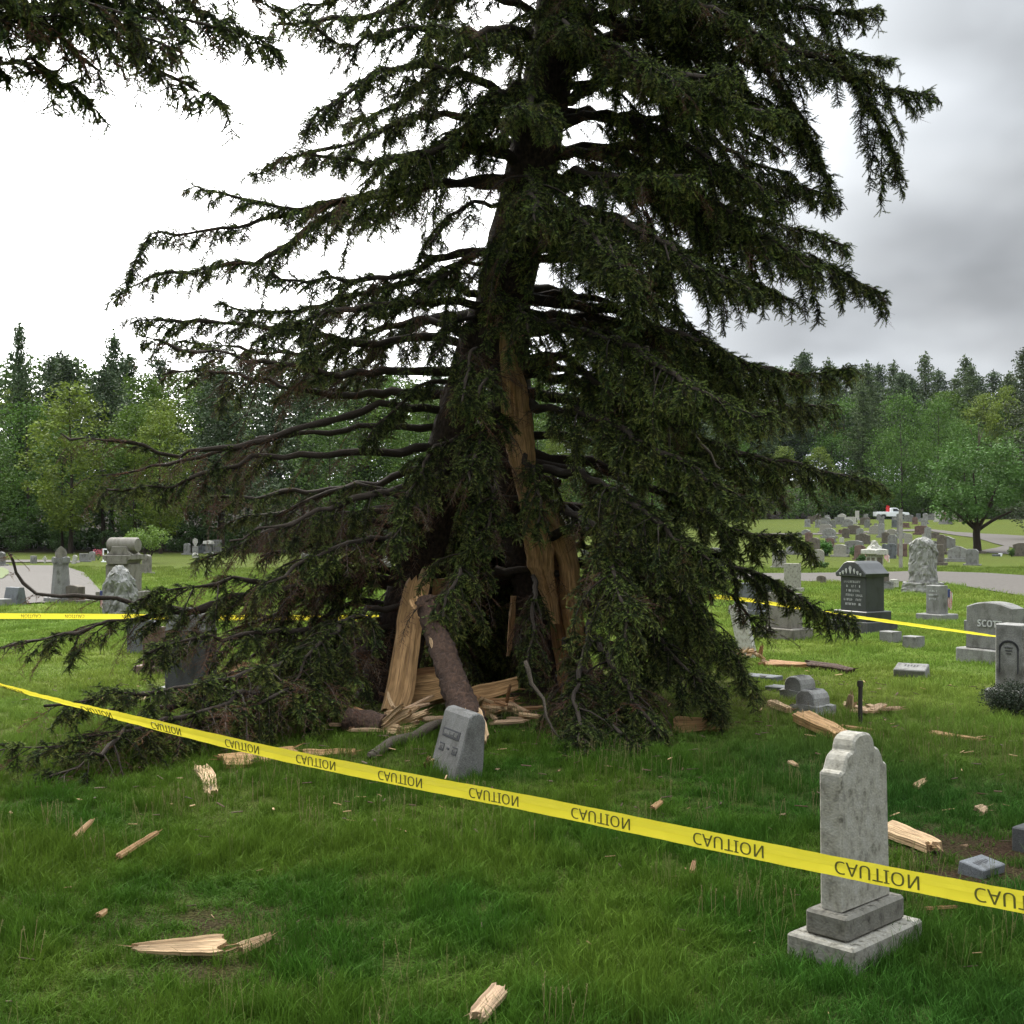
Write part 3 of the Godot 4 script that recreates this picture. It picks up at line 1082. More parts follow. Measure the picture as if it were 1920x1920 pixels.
# a torn slab of wood: rows of [left, y, right] in photograph pixels, with its thickness and the bulge of its face
func slat(t: Node3D, rows: Array, d: float, thick: float, mat: Material, called: String, o: Vector3, bulge: float, tilt := 0.0) -> void:
	var b := MB.new()
	var nu := 12
	var nv := (rows.size() - 1) * 5
	var grid := []
	for i in nv + 1:
		var f := float(i) / 5.0
		var k := mini(int(f), rows.size() - 2)
		var q := f - k
		var l: float = lerpf(rows[k][0], rows[k + 1][0], q) + 2.0 * bump.get_noise_1d(i * 3.0 + d * 50.0)
		var r: float = lerpf(rows[k][2], rows[k + 1][2], q) + 2.0 * bump.get_noise_1d(i * 3.0 + d * 70.0)
		var y: float = lerpf(rows[k][1], rows[k + 1][1], q)
		var row := []
		for j in nu + 1:
			var u := float(j) / nu
			var groove := bump.get_noise_2d(u * 26.0 + d * 9.0, y * 0.011) * 0.045 + bump.get_noise_2d(u * 70.0, y * 0.02) * 0.018
			row.append(P(lerpf(l, r, u), y, d + tilt * (y - rows[0][1]) / 100.0 - bulge * (1.0 - pow(u * 2.0 - 1.0, 2.0)) + groove) - o)
		grid.append(row)
	for i in nv:
		for j in nu:
			b.quad(grid[i][j], grid[i][j + 1], grid[i + 1][j + 1], grid[i + 1][j])
			for kk in 6: b.uv.append([Vector2(j, i), Vector2(j + 1, i), Vector2(j + 1, i + 1), Vector2(j, i), Vector2(j + 1, i + 1), Vector2(j, i + 1)][kk] * Vector2(1.0 / nu, 0.07))
	var back := Vector3(0, 0, -thick)
	var side := func(a: Vector3, c: Vector3, v: float) -> void:
		b.quad(a, c, c + back, a + back)
		for kk in 6: b.uv.append([Vector2(0, v), Vector2(0, v + 0.07), Vector2(0.3, v + 0.07), Vector2(0, v), Vector2(0.3, v + 0.07), Vector2(0.3, v)][kk])
	for i in nv:
		side.call(grid[i][0], grid[i + 1][0], i * 0.07)
		side.call(grid[i][nu], grid[i + 1][nu], i * 0.07)
		side.call(grid[i][0] + back, grid[i + 1][0] + back, i * 0.07)
	for i in nv:
		b.quad(grid[i][0] + back, grid[i][nu] + back, grid[i + 1][nu] + back, grid[i + 1][0] + back)
		for kk in 6: b.uv.append(Vector2(0.5, i * 0.07))
	for j in nu:
		side.call(grid[0][j], grid[0][j + 1], 0.0)
		side.call(grid[nv][j], grid[nv][j + 1], 0.0)
	part(called, b.mesh(), mat, t)

func make_boughs(t: Node3D) -> void:
	# left, from the top down: [x, y, metres towards the camera]
	px_bough(t, [[1045, 150, 0], [900, 70, 0.3], [760, 60, 0.6], [640, 80, 0.9], [565, 35, 1.0]], 0.07, 0.7, 0.3, 0.15)
	px_bough(t, [[1050, 60, 0], [900, -20, -0.3], [700, -20, -0.6], [560, 20, -0.8]], 0.07, 0.7, 0.3, 0.3)
	px_bough(t, [[1030, 230, 0], [900, 150, 0.5], [780, 120, 1.0], [680, 150, 1.5], [600, 215, 1.8], [575, 260, 1.9]], 0.075, 0.8, 0.25, 0.1, 1.05, 0.7)
	px_bough(t, [[1020, 280, 0], [880, 215, -0.3], [760, 230, -0.6], [660, 270, -0.8], [560, 290, -0.9], [472, 330, -1.0]], 0.07, 0.6, 0.3, 0.15, 1.15, 0.6)
	px_bough(t, [[1005, 330, 0], [860, 340, 0.1], [700, 365, 0.2], [560, 392, 0.3], [450, 372, 0.4], [368, 348, 0.4]], 0.075, 0.55, 0.3, 0.1, 1.05, 0.6)
	px_bough(t, [[1000, 350, 0], [850, 342, -0.2], [690, 368, -0.4], [590, 425, -0.5], [500, 480, -0.5], [400, 500, -0.6], [290, 520, -0.6], [212, 556, -0.6]], 0.085, 0.62, 0.3, 0.06, 1.15, 0.6)
	px_bough(t, [[690, 365, 0.2], [560, 400, 0.25], [440, 425, 0.3], [330, 437, 0.3], [285, 440, 0.3], [240, 520, 0.3]], 0.04, 0.34, 0.45, 0.1, 1.15, 0.5)
	px_bough(t, [[960, 470, 0], [830, 480, 0.4], [740, 520, 0.7], [650, 520, 0.9], [560, 530, 1.0], [512, 515, 1.1]], 0.075, 0.55, 0.3, 0.1, 1.05, 0.5)
	px_bough(t, [[935, 565, 0], [880, 545, 0], [820, 520, -0.1], [700, 545, -0.2], [560, 585, -0.3], [470, 585, -0.3], [415, 568, -0.3]], 0.07, 0.5, 0.35, 0.1, 1.05, 0.5)
	px_bough(t, [[925, 580, 0.1], [830, 562, 0.5], [740, 570, 1.0], [640, 580, 1.4], [560, 600, 1.7], [480, 640, 1.9]], 0.075, 0.75, 0.3, 0.1, 1.15, 0.5)
	px_bough(t, [[900, 650, 0], [800, 632, 0], [680, 640, 0], [560, 620, 0.1], [420, 605, 0.1], [320, 605, 0.1], [260, 600, 0.1]], 0.075, 0.55, 0.3, 0.15, 1.05, 0.45)
	px_bough(t, [[890, 640, -0.1], [800, 600, -0.6], [700, 620, -1.0], [560, 660, -1.3], [430, 650, -1.5], [330, 640, -1.6]], 0.065, 0.7, 0.3, 0.3, 0.9, 0.4)
	px_bough(t, [[880, 700, 0], [770, 690, 0.3], [640, 700, 0.6], [500, 680, 0.9], [380, 660, 1.1], [275, 640, 1.3]], 0.08, 0.65, 0.35, 0.55, 1.05, 0.4)
	px_bough(t, [[870, 740, 0], [760, 735, -0.2], [620, 740, -0.5], [480, 710, -0.7], [380, 690, -0.9], [300, 700, -1.0]], 0.085, 0.6, 0.4, 0.8, 0.8, 0.35)
	px_bough(t, [[862, 780, 0], [740, 760, 0.4], [600, 790, 0.8], [470, 830, 1.1], [330, 850, 1.3], [230, 830, 1.5], [110, 815, 1.6]], 0.07, 0.4, 0.45, 0.9, 0.6, 0.35)
	px_bough(t, [[850, 800, 0], [700, 800, 0], [540, 815, 0], [400, 850, 0], [260, 880, 0], [172, 896, 0]], 0.06, 0.35, 0.45, 0.92, 0.55, 0.35)
	px_bough(t, [[845, 840, 0], [700, 850, 0.5], [560, 850, 0.9], [440, 870, 1.2], [320, 910, 1.5], [240, 920, 1.6], [185, 918, 1.7]], 0.075, 0.6, 0.5, 0.4, 1.15, 0.6)
	px_bough(t, [[835, 860, 0], [720, 900, -0.5], [600, 920, -0.9], [480, 930, -1.2], [350, 935, -1.5]], 0.07, 0.6, 0.45, 0.75, 0.7, 0.5)
	px_bough(t, [[830, 900, 0.1], [730, 920, 0.8], [620, 950, 1.4], [520, 985, 1.8], [430, 1010, 2.1]], 0.07, 0.7, 0.35, 0.55, 0.9, 0.6)
	px_bough(t, [[815, 960, 0], [700, 960, 0.3], [560, 980, 0.5], [470, 1010, 0.7], [370, 1050, 0.8]], 0.06, 0.6, 0.2, 0.55, 1.05, 0.6)
	px_bough(t, [[800, 1000, 0], [690, 1010, 1.0], [580, 1050, 1.8], [500, 1090, 2.3]], 0.065, 0.8, 0.2, 0.45, 1.05, 0.6)
	px_bough(t, [[770, 1080, 0], [640, 1095, 0.6], [500, 1110, 1.0], [380, 1135, 1.3], [240, 1160, 1.6], [120, 1190, 1.9], [10, 1210, 2.0]], 0.09, 0.75, 0.3, 0.45, 0.9, 0.4)
	px_bough(t, [[420, 1130, 1.2], [320, 1145, 1.4], [220, 1125, 1.5], [110, 1120, 1.6], [40, 1095, 1.6], [20, 1050, 1.6], [28, 1040, 1.6]], 0.045, 0.22, 0.9, 0.9, 0.6, 0.2)
	px_bough(t, [[700, 1090, 0.3], [560, 1080, 0.8], [440, 1090, 1.2], [340, 1110, 1.5], [250, 1130, 1.7]], 0.055, 0.55, 0.25, 0.4, 1.15, 0.5)
	px_bough(t, [[740, 1160, 0], [600, 1180, 1.0], [480, 1190, 1.7], [370, 1200, 2.2], [270, 1230, 2.6]], 0.07, 0.9, 0.2, 0.45, 1.15, 0.5)
	px_bough(t, [[720, 1180, 0.2], [600, 1230, 1.6], [480, 1260, 2.8], [330, 1290, 3.6], [180, 1305, 4.2], [90, 1320, 4.5]], 0.07, 0.85, 0.2, 0.35, 1.15, 0.3)
	px_bough(t, [[700, 1220, 0.4], [560, 1270, 2.0], [430, 1310, 3.4], [280, 1360, 4.2], [120, 1390, 4.6], [0, 1410, 4.9]], 0.07, 0.85, 0.2, 0.4, 1.05, 0.25)
	px_bough(t, [[690, 1210, 0.8], [620, 1260, 2.0], [540, 1300, 3.0], [450, 1330, 3.5], [380, 1360, 3.7]], 0.06, 0.9, 0.15, 0.4, 1.15, 0.3)
	px_bough(t, [[760, 1130, 0.5], [660, 1160, 1.6], [590, 1210, 2.4], [545, 1290, 2.8], [520, 1340, 2.9]], 0.055, 0.7, 0.3, 0.2, 1.05, 0.6)
	px_bough(t, [[620, 1270, 2.0], [480, 1300, 2.4], [300, 1330, 3.6], [180, 1420, 4.9], [60, 1470, 5.1], [-40, 1490, 5.2]], 0.05, 0.6, 0.5, 0.6, 0.9, 0.2)
	# short boughs that still carry green in front of the split
	px_bough(t, [[880, 1000, 0.5], [870, 1040, 1.2], [850, 1090, 1.8], [830, 1150, 2.1], [815, 1190, 2.1]], 0.04, 0.5, 0.3, 0.15, 1.4, 0.6)
	px_bough(t, [[870, 930, 0.4], [890, 990, 0.9], [905, 1050, 1.3], [880, 1120, 1.5], [850, 1180, 1.5]], 0.04, 0.5, 0.5, 0.15, 1.3, 0.6, M.limb_grey)
	px_bough(t, [[930, 690, 0.3], [920, 700, 0.9], [905, 730, 1.3], [890, 770, 1.5]], 0.05, 0.6, 0.2, 0.2, 1.4, 0.5)
	px_bough(t, [[930, 760, 0.3], [910, 800, 1.0], [890, 850, 1.5], [880, 900, 1.7]], 0.05, 0.7, 0.2, 0.25, 1.4, 0.6)
	px_bough(t, [[845, 880, 0.3], [800, 910, 1.0], [760, 960, 1.5], [735, 1010, 1.8]], 0.05, 0.55, 0.2, 0.45, 1.1, 0.6)
	px_bough(t, [[920, 900, 0.4], [925, 940, 1.0], [910, 990, 1.4], [890, 1030, 1.6]], 0.045, 0.5, 0.2, 0.3, 1.4, 0.6)
	px_bough(t, [[950, 560, 0.3], [970, 570, 0.9], [990, 610, 1.3], [1000, 660, 1.4]], 0.05, 0.6, 0.2, 0.15, 1.4, 0.6)
	# right, from the top down
	px_bough(t, [[1075, 60, 0], [1200, 0, 0.2], [1350, -10, 0.4], [1480, 15, 0.5], [1580, 30, 0.6], [1642, 15, 0.6]], 0.09, 0.8, 0.2, 0.03, 1.4, 0.7)
	px_bough(t, [[1070, 110, 0], [1200, 50, 0.3], [1340, 60, 0.6], [1450, 80, 0.8], [1560, 120, 0.9], [1660, 165, 1.0], [1742, 178, 1.0]], 0.1, 1.0, 0.2, 0.03, 1.5, 0.8)
	px_bough(t, [[1400, 80, 0.7], [1450, 150, 0.7], [1500, 220, 0.7], [1540, 310, 0.7], [1562, 375, 0.7]], 0.05, 0.6, 0.15, 0.05, 1.35, 0.7)
	px_bough(t, [[1560, 120, 0.9], [1620, 190, 0.9], [1660, 260, 0.9], [1680, 340, 0.9]], 0.035, 0.45, 0.2, 0.05, 1.3, 0.8)
	px_bough(t, [[1070, 130, 0], [1220, 20, -0.4], [1360, 20, -0.7], [1480, 60, -0.9], [1590, 100, -1.0], [1670, 120, -1.0]], 0.09, 0.9, 0.2, 0.05, 1.35, 0.7)
	px_bough(t, [[1055, 190, 0], [1170, 140, 0.8], [1270, 150, 1.4], [1350, 190, 1.8], [1430, 215, 2.0], [1480, 215, 2.0]], 0.085, 0.8, 0.2, 0.05, 1.4, 0.6)
	px_bough(t, [[1030, 240, 0], [1140, 215, 0.4], [1240, 250, 0.8], [1330, 300, 1.1], [1420, 350, 1.3], [1460, 380, 1.4]], 0.09, 0.9, 0.2, 0.05, 1.4, 0.7)
	px_bough(t, [[1020, 290, 0], [1150, 290, -0.3], [1270, 340, -0.6], [1360, 400, -0.8], [1460, 420, -1.0], [1530, 440, -1.0], [1590, 462, -1.0]], 0.09, 0.8, 0.25, 0.05, 1.35, 0.7)
	px_bough(t, [[1000, 360, 0], [1120, 340, 0.2], [1250, 380, 0.4], [1370, 430, 0.6], [1480, 470, 0.7], [1580, 510, 0.7], [1662, 562, 0.8]], 0.1, 0.95, 0.2, 0.04, 1.5, 0.7)
	px_bough(t, [[1000, 400, 0], [1120, 400, 1.0], [1220, 440, 1.8], [1310, 500, 2.3], [1400, 540, 2.6]], 0.085, 0.9, 0.2, 0.05, 1.4, 0.7)
	px_bough(t, [[990, 450, 0.1], [1080, 430, 1.1], [1140, 460, 2.0], [1180, 520, 2.6], [1190, 590, 2.8]], 0.08, 0.8, 0.2, 0.1, 1.35, 0.7)
	px_bough(t, [[970, 560, 0], [1080, 570, 0.3], [1180, 590, 0.5], [1300, 640, 0.7], [1420, 690, 0.9], [1520, 700, 0.9], [1590, 690, 0.9]], 0.1, 0.9, 0.25, 0.05, 1.4, 0.7)
	px_bough(t, [[975, 590, -0.1], [1090, 600, -0.5], [1200, 640, -0.9], [1330, 720, -1.2], [1450, 760, -1.4], [1560, 760, -1.5]], 0.1, 0.9, 0.3, 0.1, 1.35, 0.7)
	px_bough(t, [[965, 620, 0.1], [1080, 620, 1.0], [1190, 660, 1.8], [1290, 720, 2.5], [1390, 770, 2.9], [1450, 780, 3.0]], 0.09, 0.95, 0.2, 0.05, 1.4, 0.7)
	px_bough(t, [[960, 700, 0], [1090, 720, 0.2], [1220, 780, 0.4], [1350, 840, 0.6], [1480, 868, 0.7], [1590, 892, 0.7], [1655, 912, 0.7]], 0.1, 0.95, 0.25, 0.05, 1.4, 0.8)
	px_bough(t, [[965, 730, -0.1], [1100, 760, -0.6], [1230, 820, -1.1], [1360, 880, -1.4], [1470, 930, -1.6]], 0.1, 0.9, 0.3, 0.1, 1.35, 0.8)
	px_bough(t, [[970, 760, 0.1], [1100, 780, 1.2], [1220, 840, 2.2], [1330, 900, 2.8], [1420, 940, 3.1]], 0.09, 0.95, 0.2, 0.05, 1.4, 0.7)
	px_bough(t, [[985, 850, 0], [1110, 870, 0.3], [1240, 930, 0.6], [1380, 990, 0.8], [1480, 1010, 0.9], [1520, 1020, 0.9]], 0.1, 0.95, 0.45, 0.05, 1.4, 0.8)
	px_bough(t, [[990, 880, 0.1], [1110, 900, 1.4], [1210, 960, 2.4], [1300, 1030, 3.0], [1360, 1080, 3.2]], 0.08, 0.95, 0.45, 0.1, 1.4, 0.7)
	px_bough(t, [[1010, 950, 0], [1140, 960, 0], [1270, 1010, 0.1], [1380, 1060, 0.2], [1470, 1110, 0.2], [1560, 1150, 0.2], [1600, 1172, 0.2]], 0.085, 0.7, 0.25, 0.03, 1.4, 0.8)
	px_bough(t, [[1240, 990, 0.3], [1310, 1070, 0.4], [1370, 1120, 0.5], [1410, 1160, 0.5], [1455, 1185, 0.5]], 0.045, 0.3, 0.5, 0.75, 0.9, 0.3)
	px_bough(t, [[1030, 1000, 0.2], [1130, 1000, 1.3], [1220, 1040, 2.2], [1280, 1110, 2.6], [1320, 1190, 2.8]], 0.08, 0.9, 0.45, 0.1, 1.4, 0.7)
	px_bough(t, [[1050, 1060, 0], [1160, 1070, 0.5], [1260, 1120, 1.0], [1340, 1190, 1.3], [1390, 1250, 1.4], [1425, 1300, 1.5]], 0.08, 0.9, 0.45, 0.08, 1.4, 0.6)
	px_bough(t, [[1080, 1110, 0], [1180, 1130, -0.6], [1280, 1180, -1.0], [1370, 1240, -1.3]], 0.07, 0.9, 0.45, 0.1, 1.4, 0.6)
	px_bough(t, [[1090, 1130, 0.2], [1180, 1150, 1.4], [1250, 1210, 2.3], [1310, 1280, 2.7], [1350, 1335, 2.8]], 0.07, 0.9, 0.45, 0.1, 1.4, 0.6)
	px_bough(t, [[1050, 950, 0.3], [1110, 980, 1.6], [1150, 1060, 2.6], [1172, 1150, 3.2], [1185, 1230, 3.4]], 0.07, 0.9, 0.45, 0.15, 1.35, 0.7)
	px_bough(t, [[1100, 1180, 0.2], [1130, 1220, 1.6], [1170, 1280, 2.6], [1210, 1340, 3.2], [1240, 1380, 3.4]], 0.07, 0.9, 0.15, 0.15, 1.4, 0.6)
	px_bough(t, [[1110, 1150, 0.5], [1100, 1210, 1.6], [1085, 1270, 2.4], [1080, 1330, 3.2], [1080, 1400, 3.9], [1085, 1440, 4.1]], 0.06, 0.62, 0.45, 0.2, 1.35, 0.6)
	px_bough(t, [[1060, 1200, 0.8], [1100, 1270, 2.0], [1140, 1330, 3.0], [1180, 1380, 3.6], [1200, 1410, 3.8]], 0.06, 0.85, 0.45, 0.15, 1.35, 0.5)
	px_bough(t, [[985, 850, 0.4], [1000, 890, 0.9], [1010, 940, 1.2], [1005, 1000, 1.3]], 0.035, 0.3, 0.15, 0.25, 1.3, 0.6)
	px_bough(t, [[1000, 1080, 0.4], [1005, 1120, 1.0], [1000, 1170, 1.4], [992, 1225, 1.6], [985, 1265, 1.7]], 0.035, 0.36, 0.3, 0.25, 1.4, 0.7)
	px_bough(t, [[985, 1240, 3.2], [1000, 1290, 3.3], [1030, 1340, 3.4], [1052, 1395, 3.4]], 0.025, 0.3, 0.95, 0.9, 0.8, 0.2, M.limb_grey)
	px_bough(t, [[1210, 650, 1.2], [1235, 730, 1.7], [1258, 790, 1.9], [1255, 850, 1.9]], 0.05, 0.2, 0.97, 0.9, 0.4, 0.2, M.limb_grey)
	px_bough(t, [[1258, 775, 1.85], [1295, 805, 1.8], [1325, 850, 1.8], [1345, 880, 1.8]], 0.03, 0.2, 0.97, 0.9, 0.4, 0.2, M.limb_grey)
	# more of them at the right, hanging lower and shorter between the others
	for i in 17:
		var h := 1.6 + i * 0.43
		var a := trunk_at(h) + Vector3(0.15, 0, 0.05)
		var az := deg_to_rad(rng.randf_range(62, 112))
		var s := Vector3(sin(az), 0, cos(az))
		var ln := rng.randf_range(2.0, 3.6)
		var dip := rng.randf_range(0.25, 0.5)
		bough(t, [a, a + s * ln * 0.4 - Vector3(0, 0.04 * ln, 0), a + s * ln * 0.72 - Vector3(0, dip * 0.55 * ln, 0), a + s * ln - Vector3(0, minf(dip * ln, h - 0.2), 0)], 0.07, 0.85, 0.35, 0.1, 1.2, 0.9)
	# short sprays in front of the trunk
	for i in 11:
		var h := 2.5 + i * 0.36
		var a := trunk_at(h) + Vector3(-0.3 + 0.12 * (i % 2), 0, 0.15)
		var az := deg_to_rad([-52.0, -8.0, -30.0, 10.0][i % 4] + rng.randf_range(-12, 12))
		var s := Vector3(sin(az), 0, cos(az))
		var ln := rng.randf_range(0.8, 1.5)
		bough(t, [a, a + s * ln * 0.5 - Vector3(0, 0.1 * ln, 0), a + s * ln - Vector3(0, 0.55 * ln, 0)], 0.035, 0.45, 0.3, 0.2, 1.0, 0.8)
	# boughs all round that the camera sees through the rest: behind, towards it, and up to the top
	for i in 9:                                             # the low tangle left of the trunk, much of it dead
		var h := 0.8 + i * 0.2
		var az := deg_to_rad(rng.randf_range(-125, -48))
		var s := Vector3(sin(az), 0, cos(az))
		var a := trunk_at(h) + Vector3(-0.5, 0, 0)
		var ln := rng.randf_range(1.9, 3.0)
		var dip := rng.randf_range(0.05, 0.22)
		bough(t, [a, a + s * ln * 0.4 + Vector3(0, 0.08 * ln, 0), a + s * ln * 0.75 - Vector3(0, dip * 0.5 * ln, 0), a + s * ln - Vector3(0, minf(dip * ln, h - 0.15), 0)], 0.07, 0.7, 0.25, 0.55, 0.9, 0.5)
	# boughs behind the split, down to the ground: they keep it dark
	for i in 20:
		var a := trunk_at(0.7 + 0.11 * i) + Vector3(-0.7 + 0.09 * i, 0, -0.4)
		var s := Vector3(sin(2.0 + 0.12 * i), 0, -0.8).normalized()
		var ln := rng.randf_range(1.6, 2.9)
		bough(t, [a, a + s * ln * 0.4 + Vector3(0, 0.05, 0), a + s * ln * 0.75 - Vector3(0, 0.3 * a.y, 0), a + s * ln - Vector3(0, 0.9 * a.y, 0)], 0.07, 0.95, 0.1, 0.25, 1.4, 0.6)
	for i in 14:                                            # boughs that hang towards the camera and hide the upper trunk
		var h := 5.5 + i * 0.4
		var az := deg_to_rad([-38.0, 25.0, -5.0, 52.0, -62.0][i % 5] + rng.randf_range(-10, 10))
		var s := Vector3(sin(az), 0, cos(az))
		var ln := rng.randf_range(1.7, 2.9) * (0.75 if s.x < -0.3 else 1.0)
		var a := trunk_at(h)
		bough(t, [a, a + s * ln * 0.35 - Vector3(0, 0.02 * ln, 0), a + s * ln * 0.7 - Vector3(0, 0.2 * ln, 0), a + s * ln - Vector3(0, 0.42 * ln, 0)], 0.08, 0.9, 0.1, 0.12, 1.4, 0.7)
	for i in 94:
		var h := 1.3 + i * 0.17
		var az := i * 2.39996 + rng.randf_range(-0.3, 0.3)
		var s := Vector3(sin(az), 0, cos(az))                # cos > 0 points at the camera
		if s.x < -0.25 and h < 8.0 and rng.randf() < (0.8 if s.z < 0.4 or h < 5.0 else 0.3): continue
		if h < 5.3 and s.z > 0.1 and s.x < (0.92 if h < 3.4 else 0.65): continue
		if s.x > 0.4 and h < 5.0 and rng.randf() < 0.45: continue
		var ln := lerpf(4.6, 4.3, h / 8.0) if h < 8.0 else lerpf(4.3, 0.5, (h - 8.0) / 9.5)
		if s.z > 0.5: ln *= 0.72
		if s.x < -0.4 and h < 4.0: ln *= 0.68
		ln *= rng.randf_range(0.72, 1.0)
		var a := trunk_at(h)
		var dip := rng.randf_range(0.1, 0.28)
		bough(t, [a, a + s * ln * 0.33 + Vector3(0, 0.04 * ln, 0), a + s * ln * 0.7 - Vector3(0, dip * 0.6 * ln, 0), a + s * ln - Vector3(0, dip * ln * 0.85, 0)], 0.1, 0.85 if h < 9.0 else 0.7, 0.25, 0.1, 0.95, 0.7)

# ---------------------------------------------------------------- the next spruce, whose boughs hang in from the left
func overhead_spruce(label: String, at: Vector3, first: float, reach: float, lines: Array) -> void:
	var t := thing("spruce_tree", label, "tree", at)
	var b := MB.new()
	var pts := []
	var rad := []
	for i in 20:
		pts.append(Vector3(0.02 * i, i * 0.85, 0))
		rad.append(lerpf(0.36, 0.05, i / 19.0) + (0.1 if i == 0 else 0.0))
	b.tube(pts, rad, 16, 0.04, bump)
	part("trunk", b.mesh(), M.bark, t)
	for k in lines.size():
		var c := [at + Vector3(0.2, 5.6 + 0.35 * (k % 3), 0)]
		for q in lines[k]: c.append(P(q[0], q[1], q[2]))
		bough(t, c, 0.04, 0.6, 0.45, 0.25, 1.05, 0.5, 0.95)
	for i in 46:
		var h := first + i * (15.8 - first) / 46.0
		var az := i * 2.39996
		var s := Vector3(cos(az), 0, sin(az))
		var ln := lerpf(reach, 0.8, i / 46.0)
		var a := at + Vector3(0.02 * h, h, 0)
		var e := a + s * ln
		var seen := false                                    # the photograph shows no other boughs of it
		for u in [0.5, 0.75, 1.0]:
			var g := a + s * ln * float(u)
			if g.z < -0.8 and g.x / -g.z * F + 960.0 > -700.0 and 985.0 - (g.y - 1.2 - EYE.y) / -g.z * F > -300.0: seen = true
		if seen: continue
		bough(t, [a, a + s * ln * 0.4, a + s * ln * 0.75 - Vector3(0, 0.1 * ln, 0), e - Vector3(0, 0.2 * ln, 0)], 0.07, 1.0, 0.15, 0.1, 0.9, 0.7, 1.2)
	for c in t.get_children():
		if String(c.name).begins_with("branch"): c.position -= at

func make_neighbour() -> void:
	overhead_spruce("near spruce whose drooping boughs hang into the top left corner", on(-6.2, -4.6), 4.4, 5.2, [
		[[-500, -330, 6.4], [-120, -60, 7.0], [60, 30, 7.4], [130, 90, 7.6], [195, 130, 7.7]],
		[[-420, -520, 6.6], [0, -150, 7.2], [180, 10, 7.6], [260, 105, 7.8], [340, 150, 7.9], [415, 190, 8.0]],
		[[-300, -560, 6.8], [100, -200, 7.4], [280, -50, 7.8], [380, 20, 8.0], [460, 60, 8.1], [530, 105, 8.2]],
		[[-200, -560, 7.2], [200, -180, 7.8], [380, -50, 8.2], [470, -5, 8.4], [540, 25, 8.5]],
		[[-500, 0, 6.2], [-200, 90, 6.8], [0, 105, 7.2], [60, 118, 7.3], [110, 140, 7.4], [160, 165, 7.4]],
		[[-450, -250, 6.2], [-100, -60, 6.6], [100, 20, 7.0], [240, 70, 7.2], [330, 100, 7.4]],
		[[-300, -400, 6.6], [0, -120, 7.0], [200, -30, 7.5], [330, 20, 7.7], [440, 70, 7.9]],
		[[-300, -120, 6.0], [-100, -30, 6.3], [60, -15, 6.6], [220, 15, 6.9], [300, 45, 7.0]],
		[[-380, -200, 6.0], [-150, 0, 6.4], [10, 30, 6.7], [100, 35, 6.8], [180, 60, 6.9]],
	])

# ---------------------------------------------------------------- the woods round the cemetery
func edge(px: float) -> float:                             # how far off the woods begin in that column
	if px < 620.0: return 96.0
	if px < 1050.0: return lerpf(96.0, 150.0, (px - 620.0) / 430.0)
	if px < 1500.0: return lerpf(150.0, 216.0, (px - 1050.0) / 450.0)
	return 216.0

func place_word(px: float) -> String:
	if px < 60: return "at the far left edge"
	if px < 165: return "above the domed pillar"
	if px < 320: return "above the scroll monument"
	if px < 470: return "left of the spruce"
	if px < 700: return "through the spruce's left boughs"
	if px < 900: return "left of the spruce's trunk"
	if px < 1150: return "behind the spruce's trunk"
	if px < 1400: return "through the spruce's right boughs"
	if px < 1580: return "at the spruce's right outline"
	if px < 1720: return "above the white pickup"
	if px < 1800: return "left of the maple"
	return "behind the maple"

